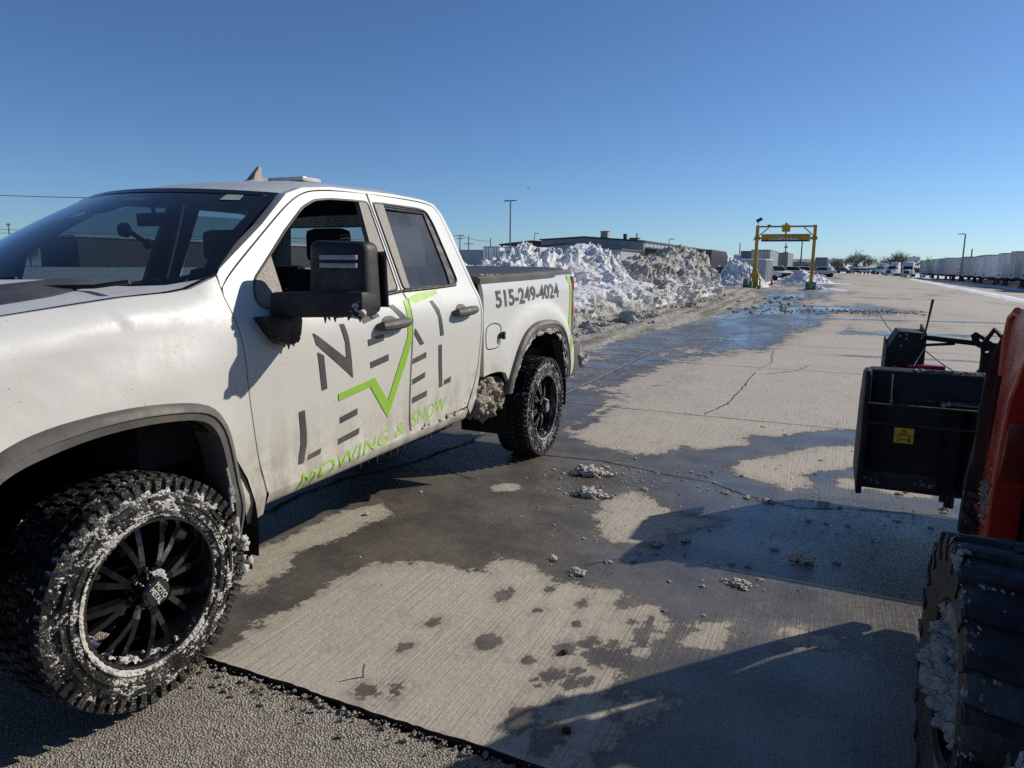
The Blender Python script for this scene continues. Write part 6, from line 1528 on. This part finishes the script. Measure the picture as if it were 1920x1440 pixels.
# ------------------------------------------------------------------ slush lumps lying on the concrete
CH = [(1.88,1.79,.028),(2.06,1.68,.037),(1.71,2.92,.072),(1.55,3.41,.088),(1.61,3.64,.027),(2.35,2.25,.034),(2.49,2.38,.031),(2.03,3.22,.021),(1.89,3.64,.011),(2.24,3.56,.012),(1.79,3.52,.014),(2.59,2.61,.011),(2.29,1.96,.019),(2.17,1.88,.019),(2.15,1.79,.006),(2.73,3.36,.025),(2.87,3.34,.029),(3.32,3.43,.013),(3.71,3.94,.017),(2.74,1.5,.01),(2.57,1.46,.014),(3.12,2.39,.062),(2.98,2.47,.021),(3.3,2.43,.024),(2.85,1.91,.037),(2.94,2.01,.016),(3.13,1.97,.007),(2.71,2.11,.009),(2.37,2.12,.016),(2.29,2.08,.013),(1.16,3.08,.01),(1.46,2.31,.01),(1.7,2.27,.01),(2.35,2.5,.01),(3.66,3.3,.013),(3.15,4.2,.013),(2.85,5.48,.021),(2.58,3.4,.025),(2.62,3.47,.012),(2.45,3.43,.012),(2.38,3.45,.012),(2.05,3.42,.01),(2.15,3.47,.01),(1.93,3.36,.012),(2.29,3.21,.01),(2.13,3.05,.011),(1.89,3.0,.013),(2.23,1.76,.006),(3.69,4.07,.028),(3.71,3.93,.023),(3.96,3.69,.023),(3.95,3.62,.019),(4.18,3.62,.026),(4.19,3.71,.015),(3.84,3.26,.014),(3.67,3.3,.011),(3.58,3.19,.007),(4.02,3.96,.008),(2.62,5.75,.018),(.55,1.9,.02),(.62,2.45,.014)]
def cluster(seed, long=1., n=44):
    rr = random.Random(seed); random.seed(seed); m = MB()
    for i in range(n):
        k = rr.gauss(0, .42); s = rr.choice((.10,.14,.18,.22,.30,.36))*(1-.45*min(1, abs(k)))
        m.lump((k*long, rr.gauss(0, .34), s*.55+abs(rr.gauss(0, .20))*max(0, 1-abs(k)*1.2)), s, 3 if s > .17 else 2, 1.05, .85)
    for i in range(14): m.lump((rr.gauss(0, .55)*long, rr.gauss(0, .42), .05), rr.uniform(.06, .14), 2, .6, .7)
    return m
PROT = []
def lump_at(i, x, y, r, rot, label, long=False):
    k = 3 if long else i % 3
    if k not in [p[0] for p in PROT]:
        m = cluster(50+k, 1.7 if k == 3 else 1., 80 if k == 3 else 46); o = m.build('slush_lump', MAT['slush'], smooth=True, angle=80); PROT.append((k, o))
    else:
        o = [p[1] for p in PROT if p[0] == k][0].copy(); COL.objects.link(o)
    o.location = (x, y, .004+gz(x)); o.rotation_euler = (0, 0, rot); o.scale = (r*1.1, r*1.1, r*.85)
    tag(o, label, 'slush lump', 'slush lumps scattered over the wet concrete')
big = {0: 'lumpy slush clod at the edge of the dry slab, nearer the front wheel', 1: 'pale lumpy slush clod beside the wet edge, left of the loader shadow tip', 2: 'long low slush ridge on the wet concrete between the wheels and the crack', 3: 'longest slush ridge lying near the back wheel of the pickup', 4: 'slush clod at the far end of the long ridge by the back wheel', 5: 'slush clod at the tip of the snow blower shadow', 6: 'pale slush clod just beyond the tip of the snow blower shadow', 21: 'largest dark slush clod inside the snow blower shadow', 23: 'dark slush clod at the right inside the snow blower shadow', 24: 'flat slush clod at the near edge of the snow blower shadow', 22: 'small dark slush clod left of the largest one in the shadow',
       19: 'upright pale slush crumb casting a long shadow on the wet concrete', 36: 'lone pale slush clod on the far dry slab near the joint', 48: 'brownish slush clod under the snow blower', 50: 'pale slush clod on the crack under the snow blower', 52: 'pale slush clod beside the foot of the red lift arm'}
random.seed(5)
for i, (x, y, r) in enumerate(CH):
    where = 'by the crack in the wet concrete' if y > 3.15 and x > 1.75 else 'inside the loader shadow' if x > 2.6 and y < 2.7 else 'near the back wheel of the pickup' if y > 2.7 else 'between the dry slab and the wet patch'
    lump_at(i, x, y, r*1.05, random.uniform(0, 6.28) if i not in (2, 3) else (.25 if i == 3 else .1), big.get(i, 'small pale slush crumb ' + where), i in (2, 3, 16, 24))
rr = random.Random(77)
for i in range(185):
    z = rr.random()
    if z < .45: x = rr.uniform(1.55, 3.9); y = 3.62-.10*(x-1.5)+rr.gauss(0, .32); w = 'along the crack in the wet concrete'
    elif z < .7: x = rr.gauss(1.7, .3); y = rr.gauss(3.2, .35); w = 'near the back wheel of the pickup'
    elif z < .86: x = rr.uniform(2.0, 3.6); y = rr.uniform(1.4, 3.0); w = 'around the loader shadow'
    else: x = rr.uniform(1.5, 3.6); y = rr.uniform(4.0, 5.8); w = 'on the far dry slab'
    lump_at(i, x, y, min(.016, .0032*rr.paretovariate(1.3)), rr.uniform(0, 6.28), 'tiny pale slush crumb ' + w)
m = MB(); rr = random.Random(78)
for i in range(760):
    z = rr.random()
    if z < .5: x = rr.uniform(1.3, 4.0); y = 3.6-.10*(x-1.5)+rr.gauss(0, .45)
    elif z < .8: x = rr.gauss(1.7, .5); y = rr.gauss(3.0, .6)
    else: x = rr.uniform(1.6, 3.6); y = rr.uniform(1.4, 5.4)
    m.lump((x, y, .006), min(.007, .0019*rr.paretovariate(1.9)), 1, .5, .7)
struct(m.build('slush_crumbs', MAT['slush']), 'stuff')
for i, (x, y, lb, col) in enumerate(((1.62,.42,'short pale twig standing on the dry slab near the joint',0),(2.27,.92,'dark pebble on the dry slab',1),(2.45,.45,'dark pebble near the joint in front of the loader',1),(3.22,3.46,'pale wood splinter lying on the wet concrete by the crack',0))):
    m = MB()
    if col: m.lump((x,y,.012), .014, 2, .3, .7); mt = MAT['joint']
    elif i == 0: m.tube([(x,y,.0),(x-.004,y+.004,.03),(x+.002,y+.006,.06)], [.005,.004,.003], 6); mt = MAT['seal']
    else: m.obox((x,y,.014), (.075,.014,.012), (0,0,.1)); mt = MAT['seal']
    tag(m.build('pebble' if col else 'twig', mt, smooth=bool(col)), lb, 'pebble' if col else 'twig')
